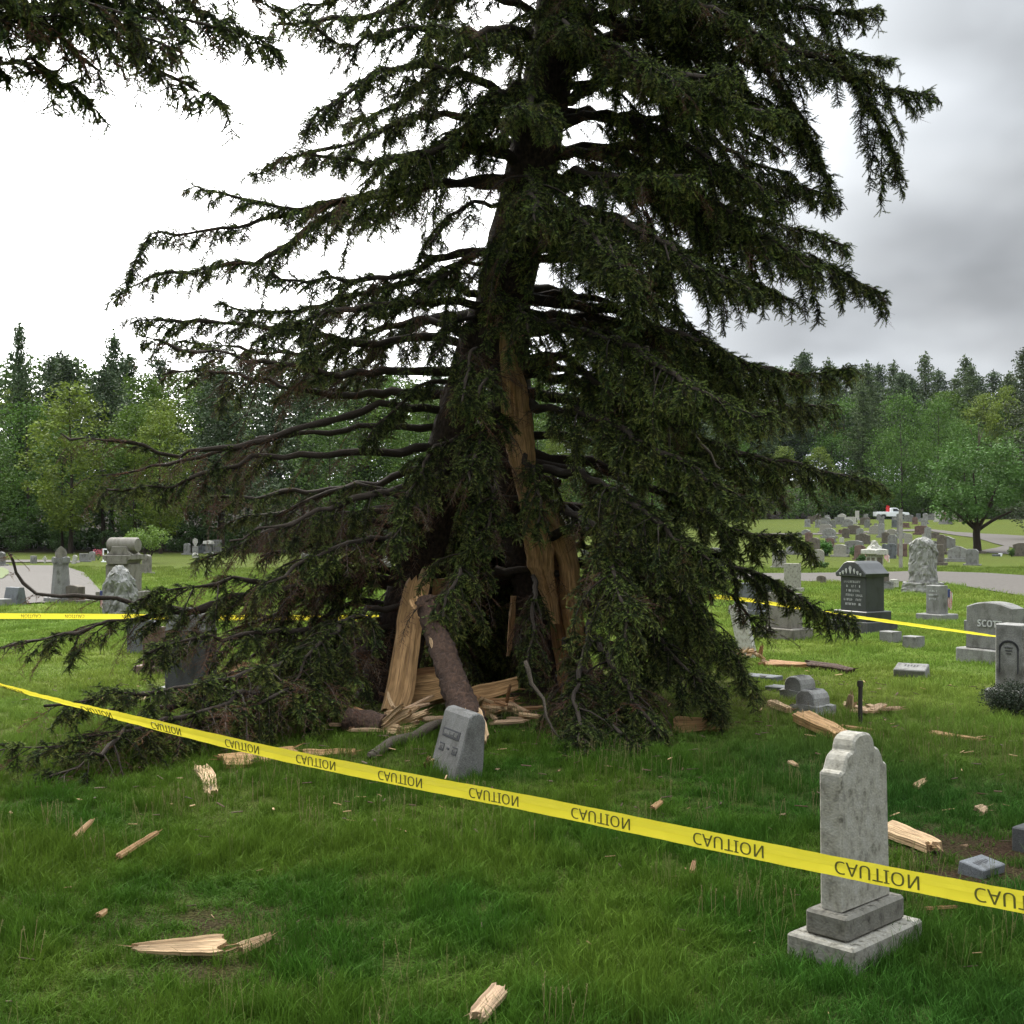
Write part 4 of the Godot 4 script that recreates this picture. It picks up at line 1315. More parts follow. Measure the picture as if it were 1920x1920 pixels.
func make_woods() -> void:
	var pines := []
	for k in 4:
		var tall: bool = k >= 2
		pines.append({"name": "pine_tree", "mat": M.pine, "h": 28.0 if tall else 16.0,
			"crown": pine_crown(28.0 if tall else 16.0, [9.5, 8.0, 13.0, 11.0][k], [Color(0.046, 0.07, 0.03), Color(0.058, 0.09, 0.036), Color(0.052, 0.08, 0.032), Color(0.066, 0.096, 0.034)][k], 0.36 if tall else 0.27, [0.22, 0.3, 0.36, 0.3][k], 0.42),
			"trunk": trunk_mesh(28.0 if tall else 16.0, 0.32 if tall else 0.2, 14, 1.6, 0.2)})
	var broads := []
	var cols := [Color(0.06, 0.108, 0.02), Color(0.085, 0.14, 0.022), Color(0.125, 0.17, 0.026), Color(0.066, 0.13, 0.02)]
	for k in 4:
		broads.append({"name": "broadleaf_tree", "mat": M.crown, "h": 14.0, "crown": broad_crown(14.0, [9.0, 8.0, 7.0, 10.0][k], cols[k], 0.17, 110, 70, [0.2, 0.16, 0.15, 0.12][k]),
			"trunk": trunk_mesh(14.0, 0.17, 9, 2.2, 0.3)})
	var names := {}
	var rows := ["front", "second", "third", "fourth", "rear"]
	var tones := [["dark dense", "slightly lighter", "tall dark", "tall mid green"], ["mid green", "fresh green", "pale yellow green", "deep leafy green"]]
	for row in 5:
		var px := -240.0 + row * 21.0
		while px < 2130.0:
			var e := edge(px)
			var d: float = e + row * (8.0 if px < 900 else 13.0) + rng.randf_range(-2.5, 2.5)
			var far := px > 1000.0
			var broad: bool = rng.randf() < ([0.65, 0.65, 0.55, 0.45, 0.35][row] if not far else [0.85, 0.6, 0.3, 0.2, 0.1][row])
			var k: int = rng.randi() % 4 if broad else (2 + rng.randi() % 2 if far else rng.randi() % 2)
			var kind: Dictionary = broads[k] if broad else pines[k]
			var at := at_px(px, d)
			# the height that its place in the woods asks for
			var top := 695.0 - 9.0 * row + rng.randf_range(-14, 34)
			if px > 1500.0: top = 700.0 - 8.0 * row + rng.randf_range(-22, 30)
			if px > 620.0 and px < 1500.0: top = 705.0 - 6.0 * row + rng.randf_range(-16, 26)
			if broad: top += [110.0, 60.0, 20.0, 8.0, 4.0][row] if far else [70.0, 34.0, 14.0, 6.0, 4.0][row]
			var hh: float = EYE.y + (985.0 - top) / F * d - at.y
			var sy: float = hh / kind.h
			var sx: float = sy * rng.randf_range(0.8, 1.05)
			if not broad: sx = clampf(sx, 0.8, 1.3)
			var species := "broadleaf tree" if broad else "white pine"
			var label: String = "%s %s, %s woods row, %s" % [tones[1 if broad else 0][k], species, rows[row], place_word(px)]
			names[label] = names.get(label, 0) + 1
			if names[label] > 1:
				label = "%s, %s along" % [label, ["second", "third", "fourth", "fifth", "sixth", "seventh", "eighth"][mini(names[label] - 2, 6)]]
			wood_tree(kind, at, Vector3(sx, sy, sx), rng.randf() * 360.0, label, "tree", "trees of the woods round the cemetery")
			px += (165.0 if row == 0 else 140.0 if row < 3 else 120.0) * rng.randf_range(0.75, 1.25) * (96.0 / d) * (1.25 if far and not broad else 1.0)
	# trees that stand out
	wood_tree(pines[1], at_px(34, 112), Vector3(0.62, (EYE.y + (985.0 - 602) / F * 112 - at_px(34, 112).y) / 16.0, 0.62), 40.0, "slender pine whose spire stands highest over the left woods", "tree")
	wood_tree(pines[1], at_px(212, 118), Vector3(0.8, (EYE.y + (985.0 - 622) / F * 118 - at_px(212, 118).y) / 16.0, 0.8), 160.0, "ragged topped pine rising over the scroll topped monument", "tree")
	wood_tree(pines[0], at_px(95, 116), Vector3(0.7, (EYE.y + (985.0 - 668) / F * 116 - at_px(95, 116).y) / 16.0, 0.7), 90.0, "lower pine close right of the tallest spire on the left", "tree")
	wood_tree(broads[2], at_px(132, 93), Vector3(1.0, (EYE.y + (985.0 - 712) / F * 93 - 0.0) / 14.0, 1.0), 20.0, "bright yellow green birch standing at the front of the left woods", "tree")
	wood_tree(broads[2], at_px(300, 92), Vector3(0.75, (EYE.y + (985.0 - 765) / F * 92) / 14.0, 0.75), 120.0, "small yellow green tree behind the bare left boughs", "tree")
	wood_tree(broads[1], at_px(690, 112), Vector3(1.0, (EYE.y + (985.0 - 735) / F * 112) / 14.0, 1.0), 70.0, "bright green tree glimpsed left of the split trunk", "tree")
	wood_tree(broads[1], at_px(1225, 150), Vector3(1.2, (EYE.y + (985.0 - 695) / F * 150 - 1.0) / 14.0, 1.2), 200.0, "bright green tree glimpsed through the gap right of the trunk", "tree")
	wood_tree(broads[3], at_px(1690, 205), Vector3(1.15, (EYE.y + (985.0 - 735) / F * 205 - 3.0) / 14.0, 1.15), 10.0, "fresh green broadleaf tree tallest above the pickup", "tree")
	wood_tree(broads[3], at_px(1760, 207), Vector3(1.0, (EYE.y + (985.0 - 742) / F * 207 - 3.0) / 14.0, 1.0), 130.0, "fresh green broadleaf tree close left of the maple's crown", "tree")
	wood_tree(broads[2], at_px(1888, 225), Vector3(1.2, (EYE.y + (985.0 - 722) / F * 225 - 3.0) / 14.0, 1.2), 60.0, "yellow green tree between the pines and the edge spruce", "tree")
	var fills := [[1560, 226, "left of the pickup's tail"], [1610, 232, "behind the pickup's tail"], [1648, 221, "behind the pickup's bed"], [1672, 229, "behind the pickup's cab"], [1700, 224, "behind the pickup's bonnet"], [1735, 233, "right of the pickup"], [1775, 226, "left of the maple's crown"], [1815, 235, "behind the maple's top"]]
	for q in fills:
		wood_tree(broads[3], at_px(q[0], q[1]), Vector3(1.15, (EYE.y + (985.0 - 800.0 + rng.randf_range(-20, 20)) / F * float(q[1]) - 3.0) / 14.0, 1.15), float(q[0]), "low deep green broadleaf tree %s" % q[2], "tree", "trees of the woods round the cemetery")
	# undergrowth along the far edge
	var bush := {"name": "shrub", "mat": M.crown, "crown": broad_crown(5.0, 7.0, Color(0.08, 0.14, 0.032), 0.2, 46, 34, 0.06), "trunk": trunk_mesh(4.0, 0.05, 6, 1.2, 0.1)}
	var bush2 := {"name": "shrub", "mat": M.crown, "crown": broad_crown(5.0, 6.0, Color(0.055, 0.1, 0.026), 0.2, 46, 34, 0.06), "trunk": trunk_mesh(4.0, 0.05, 6, 1.2, 0.1)}
	var n := 0
	for px in [1130, 1190, 1240, 1300, 1360, 1420, 1480, 1535, 1572, 1605, 1640, 1668, 1700, 1728, 1760, 1792, 1830, 1870, 1910, 1950]:
		var d: float = minf(edge(px) - 6.0, 209.0) + rng.randf_range(-1.5, 2.0)
		n += 1
		wood_tree(bush if n % 3 else bush2, at_px(px, d), Vector3.ONE * rng.randf_range(1.1, 1.6), n * 77.0, "%s shrub at the foot of the far woods, %s" % ["bright green" if n % 3 else "dark green", ["leftmost behind the spruce's right boughs", "second behind the spruce's right boughs", "third behind the spruce's right boughs", "fourth behind the spruce's right boughs", "fifth behind the spruce's right boughs", "last behind the spruce's right boughs", "first clear of the spruce", "second clear of the spruce", "third clear of the spruce", "left of the pickup", "just left of the pickup's tail", "over the pickup's tail", "over the pickup's bed", "over the pickup's cab", "over the pickup's bonnet", "right of the pickup", "left of the maple", "behind the maple's left crown", "behind the maple's trunk", "behind the maple's right crown", "under the edge spruce"][n - 1]], "shrub", "shrubs along the far woods")
	for px in [-60, 30, 110, 200, 330, 420, 520, 620]:
		n += 1
		wood_tree(bush2, at_px(px, edge(px) + 3.0), Vector3.ONE * rng.randf_range(0.35, 0.55), n * 61.0, "low dark shrub under the left woods, %s" % ["beyond the left edge", "behind the left lane", "behind the domed pillar", "behind the scroll monument", "right of the light green shrub", "behind the cluster of stones", "through the spruce's left boughs", "left of the spruce's trunk"][n - 21], "shrub", "shrubs under the left woods")
	for i in 26:
		var px := -180.0 + i * 40.0
		n += 1
		wood_tree(bush2, at_px(px, edge(px) + rng.randf_range(7, 16)), Vector3(1.0, rng.randf_range(0.8, 1.5), 1.0), n * 61.0, "dark undergrowth bush inside the left woods, %s from the left" % ["1st", "2nd", "3rd", "4th", "5th", "6th", "7th", "8th", "9th", "10th", "11th", "12th", "13th", "14th", "15th", "16th", "17th", "18th", "19th", "20th", "21st", "22nd", "23rd", "24th", "25th", "26th"][i], "shrub", "undergrowth inside the left woods")
	# maple beside the lane
	var at := at_px(1832, 87)
	var mp := thing("maple_tree", "round headed green maple beside the lane at the right", "tree", at)
	var b := MB.new()
	b.tube(curve([Vector3(0, -0.05, 0), Vector3(0.0, 0.5, 0), Vector3(-0.05, 1.2, 0), Vector3(0.0, 2.1, 0)], 0.25), [0.36, 0.3, 0.28, 0.26, 0.25, 0.25, 0.24, 0.25, 0.27, 0.27], 12, 0.03, bump)
	for q in [[-2.6, 3.4, 0.5], [-1.5, 4.6, -0.8], [-0.4, 5.6, 0.4], [1.2, 5.0, 0.9], [2.6, 2.9, -0.3], [1.8, 3.9, -1.2]]:
		b.tube(curve([Vector3(0, 1.5, 0), Vector3(q[0] * 0.45, lerpf(1.9, q[1], 0.35), q[2] * 0.5), Vector3(q[0], q[1], q[2])], 0.5), range(20).map(func(i): return maxf(0.14 - i * 0.012, 0.03)), 7, 0.0, null)
	part("trunk", b.mesh(), M.limb, mp)
	var c := MB.new()
	c.colored = true
	for i in 150:
		var u := Vector3(rng.randfn(), rng.randfn(), rng.randfn()).normalized() * pow(rng.randf(), 0.33)
		var m := Vector3(u.x * 3.7, 4.55 + u.y * (3.6 if u.y > 0 else 2.7), u.z * 3.5)
		if m.y < 2.3 and absf(m.x) < 1.3: continue
		var v := rng.randf_range(0.75, 1.25)
		leafy(c, m, Vector3(0.75, 0.5, 0.75), 70, 0.15, Color(0.066 * v, 0.128 * v, 0.03 * v), 0.25)
	part("crown", c.mesh(), M.crown, mp).set_meta("kind", "stuff")
	b = MB.new()
	for q in [[-0.5, 8.9, 0.0], [0.1, 9.1, 0.2], [0.55, 8.8, -0.1], [0.25, 8.75, 0.1]]:
		b.tube([Vector3(0.05, 7.2, 0), Vector3(q[0] * 0.5, 8.0, q[2]), Vector3(q[0], q[1], q[2])], [0.06, 0.04, 0.015], 5)
	part("dead_branch", b.mesh(), M.limb_grey, mp)
	# spruce at the right edge
	var sp := {"name": "spruce_tree", "mat": M.pine, "crown": pine_crown(18.0, 8.5, Color(0.05, 0.062, 0.032), 0.22, 0.04, 0.5), "trunk": trunk_mesh(18.0, 0.25, 6, 0.6, 0.1)}
	wood_tree(sp, at_px(1932, 112), Vector3.ONE, 0.0, "dark narrow spruce cut by the photo's right edge", "tree")
	# light green shrub on the left lawn
	var s := thing("shrub", "light green vase shaped shrub behind the scroll topped monument", "shrub", at_px(278, 70))
	b = MB.new()
	for i in 7:
		var an := i * 0.9
		b.tube([Vector3(0, 0, 0), Vector3(cos(an) * 0.25, 0.6, sin(an) * 0.25), Vector3(cos(an) * 0.8, 1.3, sin(an) * 0.7)], [0.04, 0.03, 0.012], 5)
	part("stem", b.mesh(), M.limb, s)
	c = MB.new()
	c.colored = true
	for i in 60:
		var u := Vector3(rng.randfn(), rng.randfn(), rng.randfn()).normalized() * pow(rng.randf(), 0.4)
		var m := Vector3(u.x * 1.3, 1.45 + u.y * 0.62, u.z * 1.2)
		leafy(c, m, Vector3(0.3, 0.2, 0.3), 36, 0.075, Color(0.12, 0.19, 0.035), 0.25)
	part("crown", c.mesh(), M.crown, s).set_meta("kind", "stuff")

# ---------------------------------------------------------------- gravestones
func base_place(px: float, py: float, r: float) -> Vector3:
	var g := G(px, py)
	HOLES.append([g.x, g.z, r])
	return g

# a tablet or block on a base: foot = [wider by, height, deeper by]; lean in degrees about its width
func grave(called: String, label: String, kind: String, at: Vector3, w: float, h: float, thick: float, turn: float, mat: Material, foot := [], group := "", lean := 0.0, tilt := 0.0, bev := 0.012, top_thick := -1.0) -> Node3D:
	var t := thing(called, label, "gravestone", at, turn, group)
	if lean or tilt: t.basis = Basis(Vector3.UP, deg_to_rad(turn)) * Basis.from_euler(Vector3(deg_to_rad(lean), 0, deg_to_rad(tilt)))
	var y := 0.0
	for k in range(0, foot.size(), 3):
		part("base", block(w + foot[k], foot[k + 1] + (0.05 if k == 0 else 0.0), thick + foot[k + 2], bev, up(y - (0.05 if k == 0 else 0.0))), mat, t)
		y += foot[k + 1]
	part("headstone", slab(kind, w, h - y + (0.05 if y == 0.0 else 0.0), thick, bev, top_thick, up(y if y > 0.0 else -0.05)), mat, t)
	return t

# lines of cut letters too worn or small to read
func worn_lines(t: Node3D, mat: Material, rows: int, w: float, y0: float, dy: float, z: float, size: float, slope := 0.0) -> void:
	var b := MB.new()
	for r in rows:
		var x := -w * rng.randf_range(0.7, 1.0) * 0.5
		var end := -x
		while x < end:
			var k := rng.randf_range(0.35, 0.8) * size
			if rng.randf() > 0.14:
				var y := y0 - r * dy
				var zz := z - slope * (y - y0)
				b.box(Vector3(x, y - size * 0.5, zz - 0.002), Vector3(x + k * 0.3, y + size * 0.5, zz + 0.003))
				b.box(Vector3(x + k * 0.3, y + size * (0.3 if rng.randf() < 0.5 else -0.5), zz - 0.002), Vector3(x + k * 0.75, y + size * (0.5 if rng.randf() < 0.5 else -0.28), zz + 0.003))
			x += k + size * 0.22
	if b.v.size(): part("lettering", b.mesh(), mat, t)

func flag(label: String, at: Vector3, tall: float, turn: float, wrapped := true) -> void:
	var t := thing("stick_flag", label, "flag", at, turn)
	var b := MB.new()
	b.tube([Vector3.ZERO, Vector3(0, tall, 0)], [0.006, 0.005], 6)
	part("stick", b.mesh(), M.limb_grey, t)
	var n := 11
	for k in n + 1:                                         # stripes hang in folds along the stick; the blue corner at the top
		var f := MB.new()
		var x0 := lerpf(0.005, 0.11 if wrapped else 0.3, float(k) / (n + 1))
		var x1 := lerpf(0.005, 0.11 if wrapped else 0.3, float(k + 1) / (n + 1))
		for i in 10:
			var a := float(i) / 10.0
			var c := float(i + 1) / 10.0
			var z0 := 0.02 * sin(k * 1.9 + a * 4.0)
			var z1 := 0.02 * sin((k + 1) * 1.9 + a * 4.0)
			var ya := tall * 0.93 - a * tall * 0.62 - x0 * 0.9
			var yc := tall * 0.93 - c * tall * 0.62 - x0 * 0.9
			f.quad(Vector3(x0, ya, z0), Vector3(x1, ya, z1), Vector3(x1 * (1.0 - 0.2 * c), yc, z1), Vector3(x0 * (1.0 - 0.2 * c), yc, z0))
		part("stripe", f.mesh(), M.cloth_red if k % 2 == 0 else M.cloth_white, t)
	var u := MB.new()
	u.box(Vector3(-0.012, tall * 0.62, -0.03), Vector3(0.055 if wrapped else 0.13, tall * 0.92, 0.034), 0.01)
	part("canton", u.mesh(), M.cloth_blue, t)

func make_near_stones() -> void:
	# the weathered marble stone in the foreground
	var at := base_place(1600, 1772, 0.36)
	at = on(1.765, -6.32)
	HOLES.append([at.x, at.z, 0.3])
	var t := thing("gravestone", "weathered white marble headstone with a round ogee head nearest the camera", "gravestone", at, 44.0)
	part("base", block(0.69, 0.19, 0.38, 0.012, up(-0.06)), M.marble_grey, t)
	part("base", block(0.57, 0.125, 0.24, 0.014, up(0.13)), M.marble_dark, t)
	var lean := Transform3D(Basis.from_euler(Vector3(0.0, 0.0, deg_to_rad(-0.6))) * Basis(Vector3.RIGHT, deg_to_rad(-1.2)), Vector3(0, 0.255, 0))
	part("headstone", slab("ogee", 0.46, 0.865, 0.135, 0.012, 0.125, lean), M.marble, t)
	# the slant stone in front of the spruce
	at = on(-0.48, -10.72)
	HOLES.append([at.x, at.z, 0.3])
	t = thing("gravestone", "grey granite slant gravestone leaning against the shattered spruce behind the tape", "gravestone", at, -64.0)
	var b := MB.new()
	var line := PackedVector2Array([Vector2(-0.15, 0.47), Vector2(-0.125, 0.525), Vector2(-0.085, 0.548), Vector2(-0.03, 0.54), Vector2(0.0, 0.51), Vector2(0.16, -0.05), Vector2(-0.12, -0.05)])
	extrude(b, line, 0.56, 0.012, Transform3D(Basis(Vector3(0, 0, 1), Vector3(0, 1, 0), Vector3(-1, 0, 0)), Vector3.ZERO))
	part("headstone", b.mesh(), tinted(M.granite, lin(0.29, 0.29, 0.28)), t)
	var face := Basis(Vector3.RIGHT, deg_to_rad(-15.5))
	for q in [[-0.005, 0.34, 0.36, 0.075], [-0.14, 0.215, 0.1, 0.07], [0.0, 0.215, 0.05, 0.018], [0.14, 0.215, 0.1, 0.07]]:
		b = MB.new()
		b.box(Vector3(q[0] - q[2] * 0.5, -q[3] * 0.5, -0.01), Vector3(q[0] + q[2] * 0.5, q[3] * 0.5, 0.004), 0.002, Transform3D(face, Vector3(0, q[1], (0.51 - q[1]) * 0.2857 + 0.0015)))
		part("inscription_panel", b.mesh(), M.letter_dark, t)
		b = MB.new()
		var x: float = q[0] - q[2] * 0.42
		while x < q[0] + q[2] * 0.4 and q[3] > 0.03:
			var k := rng.randf_range(0.012, 0.022)
			b.box(Vector3(x, -q[3] * 0.3, 0.0), Vector3(x + 0.005, q[3] * 0.3, 0.0065), 0.0, Transform3D(face, Vector3(0, q[1], (0.51 - q[1]) * 0.2857 + 0.0015)))
			b.box(Vector3(x + 0.005, q[3] * rng.randf_range(-0.3, 0.2), 0.0), Vector3(x + k, q[3] * 0.3, 0.0062), 0.0, Transform3D(face, Vector3(0, q[1], (0.51 - q[1]) * 0.2857 + 0.0015)))
			x += k + 0.01
		if b.v.size(): part("lettering", b.mesh(), M.granite, t)
	# flush and bevelled markers at the right edge
	at = base_place(1850, 1645, 0.2)
	t = thing("grave_marker", "small grey flush marker with a cut name beside bare earth", "gravestone", at + Vector3(0, 0, -0.1), 38.0)
	part("marker", block(0.25, 0.09, 0.17, 0.006, Transform3D(Basis(Vector3.RIGHT, deg_to_rad(9)), Vector3(0, -0.02, 0))), M.granite_blue, t)
	b = MB.new()
	for i in 6: b.box(Vector3(-0.075 + i * 0.026, 0.064, -0.02), Vector3(-0.062 + i * 0.026, 0.0735, 0.025 - 0.01 * (i % 3)), 0.0, Transform3D(Basis(Vector3.RIGHT, deg_to_rad(9)), Vector3(0, -0.0015, 0)))
	part("lettering", b.mesh(), M.letter_dark, t)
	at = base_place(1988, 1590, 0.3)
	t = thing("grave_marker", "low dark granite block cut by the photo's right edge", "gravestone", at, 40.0)
	part("marker", block(0.62, 0.2, 0.36, 0.01, up(-0.04)), M.granite_dark, t)

func make_right_stones() -> void:
	var at: Vector3
	var t: Node3D
	# black monument with a carved gable
	at = base_place(1617, 1183, 0.8)
	t = thing("granite_monument", "black granite monument with a carved gable roof and pale lettering", "gravestone", at, -61.0)
	part("base", block(1.12, 0.27, 0.82, 0.015, up(-0.05)), M.granite_dark, t)
	part("base", block(0.92, 0.2, 0.68, 0.015, up(0.22)), M.granite_black, t)
	part("headstone", slab("flat", 0.7, 0.68, 0.5, 0.012, 0.5, up(0.42)), M.granite_black, t)
	var b := MB.new()
	extrude(b, PackedVector2Array([Vector2(-0.41, 0), Vector2(0.41, 0), Vector2(0.43, 0.07), Vector2(0.33, 0.15), Vector2(0.2, 0.27), Vector2(0.1, 0.31), Vector2(-0.1, 0.31), Vector2(-0.2, 0.27), Vector2(-0.33, 0.15), Vector2(-0.43, 0.07)]), 0.64, 0.015, up(1.1))
	part("roof", b.mesh(), M.granite_black, t)
	b = MB.new()
	for q in [[0.0, 0.13, 0.05, 0.09], [-0.11, 0.11, 0.035, 0.06], [0.11, 0.11, 0.035, 0.06], [-0.2, 0.08, 0.045, 0.045], [0.2, 0.08, 0.045, 0.045], [-0.28, 0.05, 0.035, 0.03], [0.28, 0.05, 0.035, 0.03]]:
		for k in 5:
			var an := -0.9 + 0.45 * k
			b.tube([Vector3(q[0], 1.1 + q[1] - q[3] * 0.7, 0.32), Vector3(q[0] + sin(an) * q[2], 1.1 + q[1] + cos(an) * q[3], 0.33)], [0.012, 0.005], 5)
	part("carving", b.mesh(), M.letter_pale, t)
	worn_lines(t, M.letter_pale, 6, 0.52, 1.0, 0.09, 0.25, 0.045)
	# a stone whose name can be read
	at = base_place(1866, 1243, 0.5)
	t = thing("granite_monument", "grey granite monument with a curved top lettered SCOTT", "gravestone", at, -57.0)
	part("base", block(1.1, 0.27, 0.5, 0.02, up(-0.05)), M.granite_pale, t)
	part("headstone", slab("soft", 0.84, 0.74, 0.34, 0.02, 0.3, up(0.22)), M.granite, t)
	part("lettering", words("SCOTT", 0.105), M.letter_pale, t, Transform3D(Basis(), Vector3(0.02, 0.62, 0.171)))
	at = base_place(1826, 1186, 0.25)
	grave("grave_marker", "small square grey marker close left of the SCOTT monument", "flat", at, 0.28, 0.24, 0.26, -55.0, M.granite)
	# the shield stone and its shrub
	at = base_place(1905, 1322, 0.45)
	t = thing("gravestone", "tall grey headstone with a cut shield cut by the right edge", "gravestone", at, -50.0)
	part("base", block(0.55, 0.25, 0.5, 0.02, up(-0.05)), M.granite_pale, t)
	part("headstone", slab("flat", 0.36, 0.78, 0.34, 0.02, 0.32, up(0.2)), M.granite_pale, t)
	b = MB.new()
	for k in 24:
		var a := PI * k / 23.0
		var p := Vector3(cos(a) * 0.115, 0.68 + sin(a) * 0.1, 0.168)
		b.box(p - Vector3(0.011, 0.011, 0.01), p + Vector3(0.011, 0.011, 0.004))
	for s in [-1.0, 1.0]:
		b.box(Vector3(0.115 * s - 0.007, 0.4, 0.16), Vector3(0.115 * s + 0.007, 0.68, 0.174))
	for k in 3: b.box(Vector3(-0.05 + 0.01 * k, 0.7 - 0.035 * k, 0.16), Vector3(0.05 - 0.01 * k, 0.706 - 0.035 * k, 0.173))
	part("carving", b.mesh(), M.letter_dark, t)
	t = thing("shrub", "dark clipped yew shrub in front of the shield headstone", "shrub", base_place(1898, 1344, 0.42))
	b = MB.new()
	for i in 8: b.tube([Vector3(0, 0, 0), Vector3(cos(i * 0.8) * 0.25, 0.28, sin(i * 0.8) * 0.25)], [0.015, 0.006], 5)
	part("stem", b.mesh(), M.limb, t)
	var c := MB.new()
	c.colored = true
	for i in 130:
		var u := Vector3(rng.randfn(), rng.randfn(), rng.randfn()).normalized() * pow(rng.randf(), 0.3)
		leafy(c, Vector3(u.x * 0.34, 0.2 + u.y * 0.2, u.z * 0.34), Vector3(0.08, 0.07, 0.08), 60, 0.015, Color(0.026, 0.036, 0.02), 0.3)
	part("crown", c.mesh(), M.crown, t).set_meta("kind", "stuff")
	# small markers on the lawn
	grave("grave_marker", "square grey marker nearest the black monument's base", "flat", base_place(1670, 1204, 0.25), 0.3, 0.2, 0.26, -58.0, M.granite)
	grave("grave_marker", "square grey marker right of the black monument, alone on the lawn", "flat", base_place(1713, 1214, 0.25), 0.28, 0.2, 0.27, -52.0, M.granite)
	t = thing("grave_marker", "low slope topped granite marker with a cut name in open lawn", "gravestone", base_place(1710, 1268, 0.3), -30.0)
	part("marker", block(0.44, 0.2, 0.3, 0.012, Transform3D(Basis(Vector3.RIGHT, deg_to_rad(14)), Vector3(0, -0.05, 0))), M.granite, t)
	b = MB.new()
	for i in 5: b.box(Vector3(-0.1 + i * 0.042, 0.139, -0.06), Vector3(-0.075 + i * 0.042, 0.143, 0.01 + 0.015 * (i % 2)), 0.0, Transform3D(Basis(Vector3.RIGHT, deg_to_rad(14)), Vector3(0, 0.009, 0)))
	part("lettering", b.mesh(), M.letter_dark, t)
	for k in 2:
		at = base_place([1500, 1524][k], [1311, 1340][k], 0.25)
		t = thing("gravestone", ["low barrel topped granite marker, the farther of the pair by the debris", "low barrel topped granite marker, the nearer of the pair by the debris"][k], "gravestone", at, -52.0, "pair of barrel topped markers")
		part("base", rock(Vector3(0.36, 0.12, 0.34), 0.015, 5, 0.0, k + 3.0), M.granite_pale, t)
		b = MB.new()
		extrude(b, PackedVector2Array([Vector2(-0.13, 0), Vector2(0.13, 0), Vector2(0.13, 0.1), Vector2(0.105, 0.15), Vector2(0.05, 0.185), Vector2(-0.05, 0.185), Vector2(-0.105, 0.15), Vector2(-0.13, 0.1)]), 0.28, 0.012, up(0.1))
		part("headstone", b.mesh(), M.granite_pale, t)
		b = MB.new()
		for i in 3: b.box(Vector3(-0.05, 0.288, -0.08 + i * 0.06), Vector3(0.05, 0.2885 + 0.001, -0.05 + i * 0.06))
		part("lettering", b.mesh(), M.letter_dark, t)
	t = thing("grave_marker", "flush pale marker in the grass left of the barrel markers", "gravestone", base_place(1428, 1274, 0.3), -40.0)
	part("marker", block(0.5, 0.08, 0.3, 0.01, up(-0.02)), M.granite_blue, t)
	t = thing("grave_marker", "flush grey marker touching the farther barrel marker", "gravestone", base_place(1468, 1294, 0.2), -40.0)
	part("marker", block(0.4, 0.07, 0.24, 0.01, up(-0.02)), M.granite_blue, t)
	# stones half hidden by the long low bough
	grave("gravestone", "pale granite block headstone under the tip of the long low bough", "flat", base_place(1470, 1196, 0.6), 0.62, 0.86, 0.36, -52.0, M.granite_warm, [0.3, 0.2, 0.24], "", 0, 0, 0.015, 0.34)
	grave("gravestone", "grey headstone with a gabled top left of the pale block", "clip", base_place(1412, 1155, 0.6), 0.9, 0.78, 0.3, -50.0, M.granite_blue, [0.2, 0.16, 0.2])
	t = thing("gravestone", "white marble slab leaning steeply beside a heap of chips", "gravestone", base_place(1404, 1232, 0.25), -58.0)
	part("headstone", slab("flat", 0.36, 0.95, 0.09, 0.012, 0.08, Transform3D(Basis(Vector3(0, 0, 1), deg_to_rad(17)), Vector3(0, -0.05, 0))), M.marble_white, t)
	# beyond: along both sides of the lane
	grave("gravestone", "tall white tablet with dark streaked top beside the lane's near edge", "flat", base_place(1486, 1110, 0.4), 0.52, 0.92, 0.16, -30.0, M.marble, [0.16, 0.14, 0.16])
	grave("gravestone", "pale square topped tablet across the lane nearest the spruce", "flat", base_place(1461, 1066, 0.5), 0.66, 0.92, 0.18, -25.0, M.marble, [0.14, 0.12, 0.16])
	grave("gravestone", "pale round topped tablet with a shrub at its foot", "arch", base_place(1534, 1061, 0.5), 0.64, 0.88, 0.18, -22.0, M.marble)
	small_shrub("low green shrub at the foot of the pale round topped tablet", G(1541, 1066), 0.75, 0.42, Color(0.065, 0.12, 0.03))
	grave("gravestone", "off white headstone on a wide base between two round shrubs", "soft", base_place(1575, 1044, 0.5), 0.75, 0.8, 0.3, -35.0, M.marble, [0.35, 0.13, 0.25])
	small_shrub("round bright green shrub left of the off white headstone", G(1545, 1043), 1.5, 1.15, Color(0.055, 0.13, 0.026))
	small_shrub("round bright green shrub right of the off white headstone", G(1604, 1044), 1.0, 0.75, Color(0.06, 0.14, 0.03))
	small_shrub("dark green clump of leaves behind the white capped pedestal", G(1617, 1055), 0.8, 0.5, Color(0.04, 0.085, 0.022))
	grave("grave_marker", "tiny arched marker with a white rim at the lane's edge", "arch", base_place(1540, 1094, 0.3), 0.32, 0.3, 0.2, -25.0, M.granite_brown)
	# pedestal with a carved white cap
	at = base_place(1640, 1106, 0.5)
	t = thing("pedestal_monument", "ornate pedestal monument with a carved white cap", "gravestone", at, -55.0)
	part("base", rock(Vector3(0.95, 0.3, 0.8), 0.02, 6, 0.03, 2.0), M.granite, t)
	part("base", block(0.72, 0.18, 0.62, 0.015, up(0.28)), M.granite_brown, t)
	part("base", block(0.58, 0.2, 0.5, 0.02, up(0.46)), M.granite_brown, t)
	part("die", block(0.42, 0.52, 0.4, 0.02, up(0.66)), M.marble_white, t)
	for k in 2: part("panel", block(0.13, 0.34, 0.02, 0.004, Transform3D(Basis(), Vector3(-0.1 + 0.2 * k, 0.74, 0.2))), M.granite_brown, t)
	part("panel", block(0.02, 0.36, 0.26, 0.004, Transform3D(Basis(), Vector3(0.21, 0.73, 0))), M.granite_brown, t)
	part("cornice", slab("gable", 0.66, 0.2, 0.62, 0.03, 0.62, up(1.18)), M.marble_white, t)
	part("cap", rock(Vector3(0.5, 0.26, 0.46), 0.05, 8, 0.75, 5.0), M.marble_white, t, up(1.27))
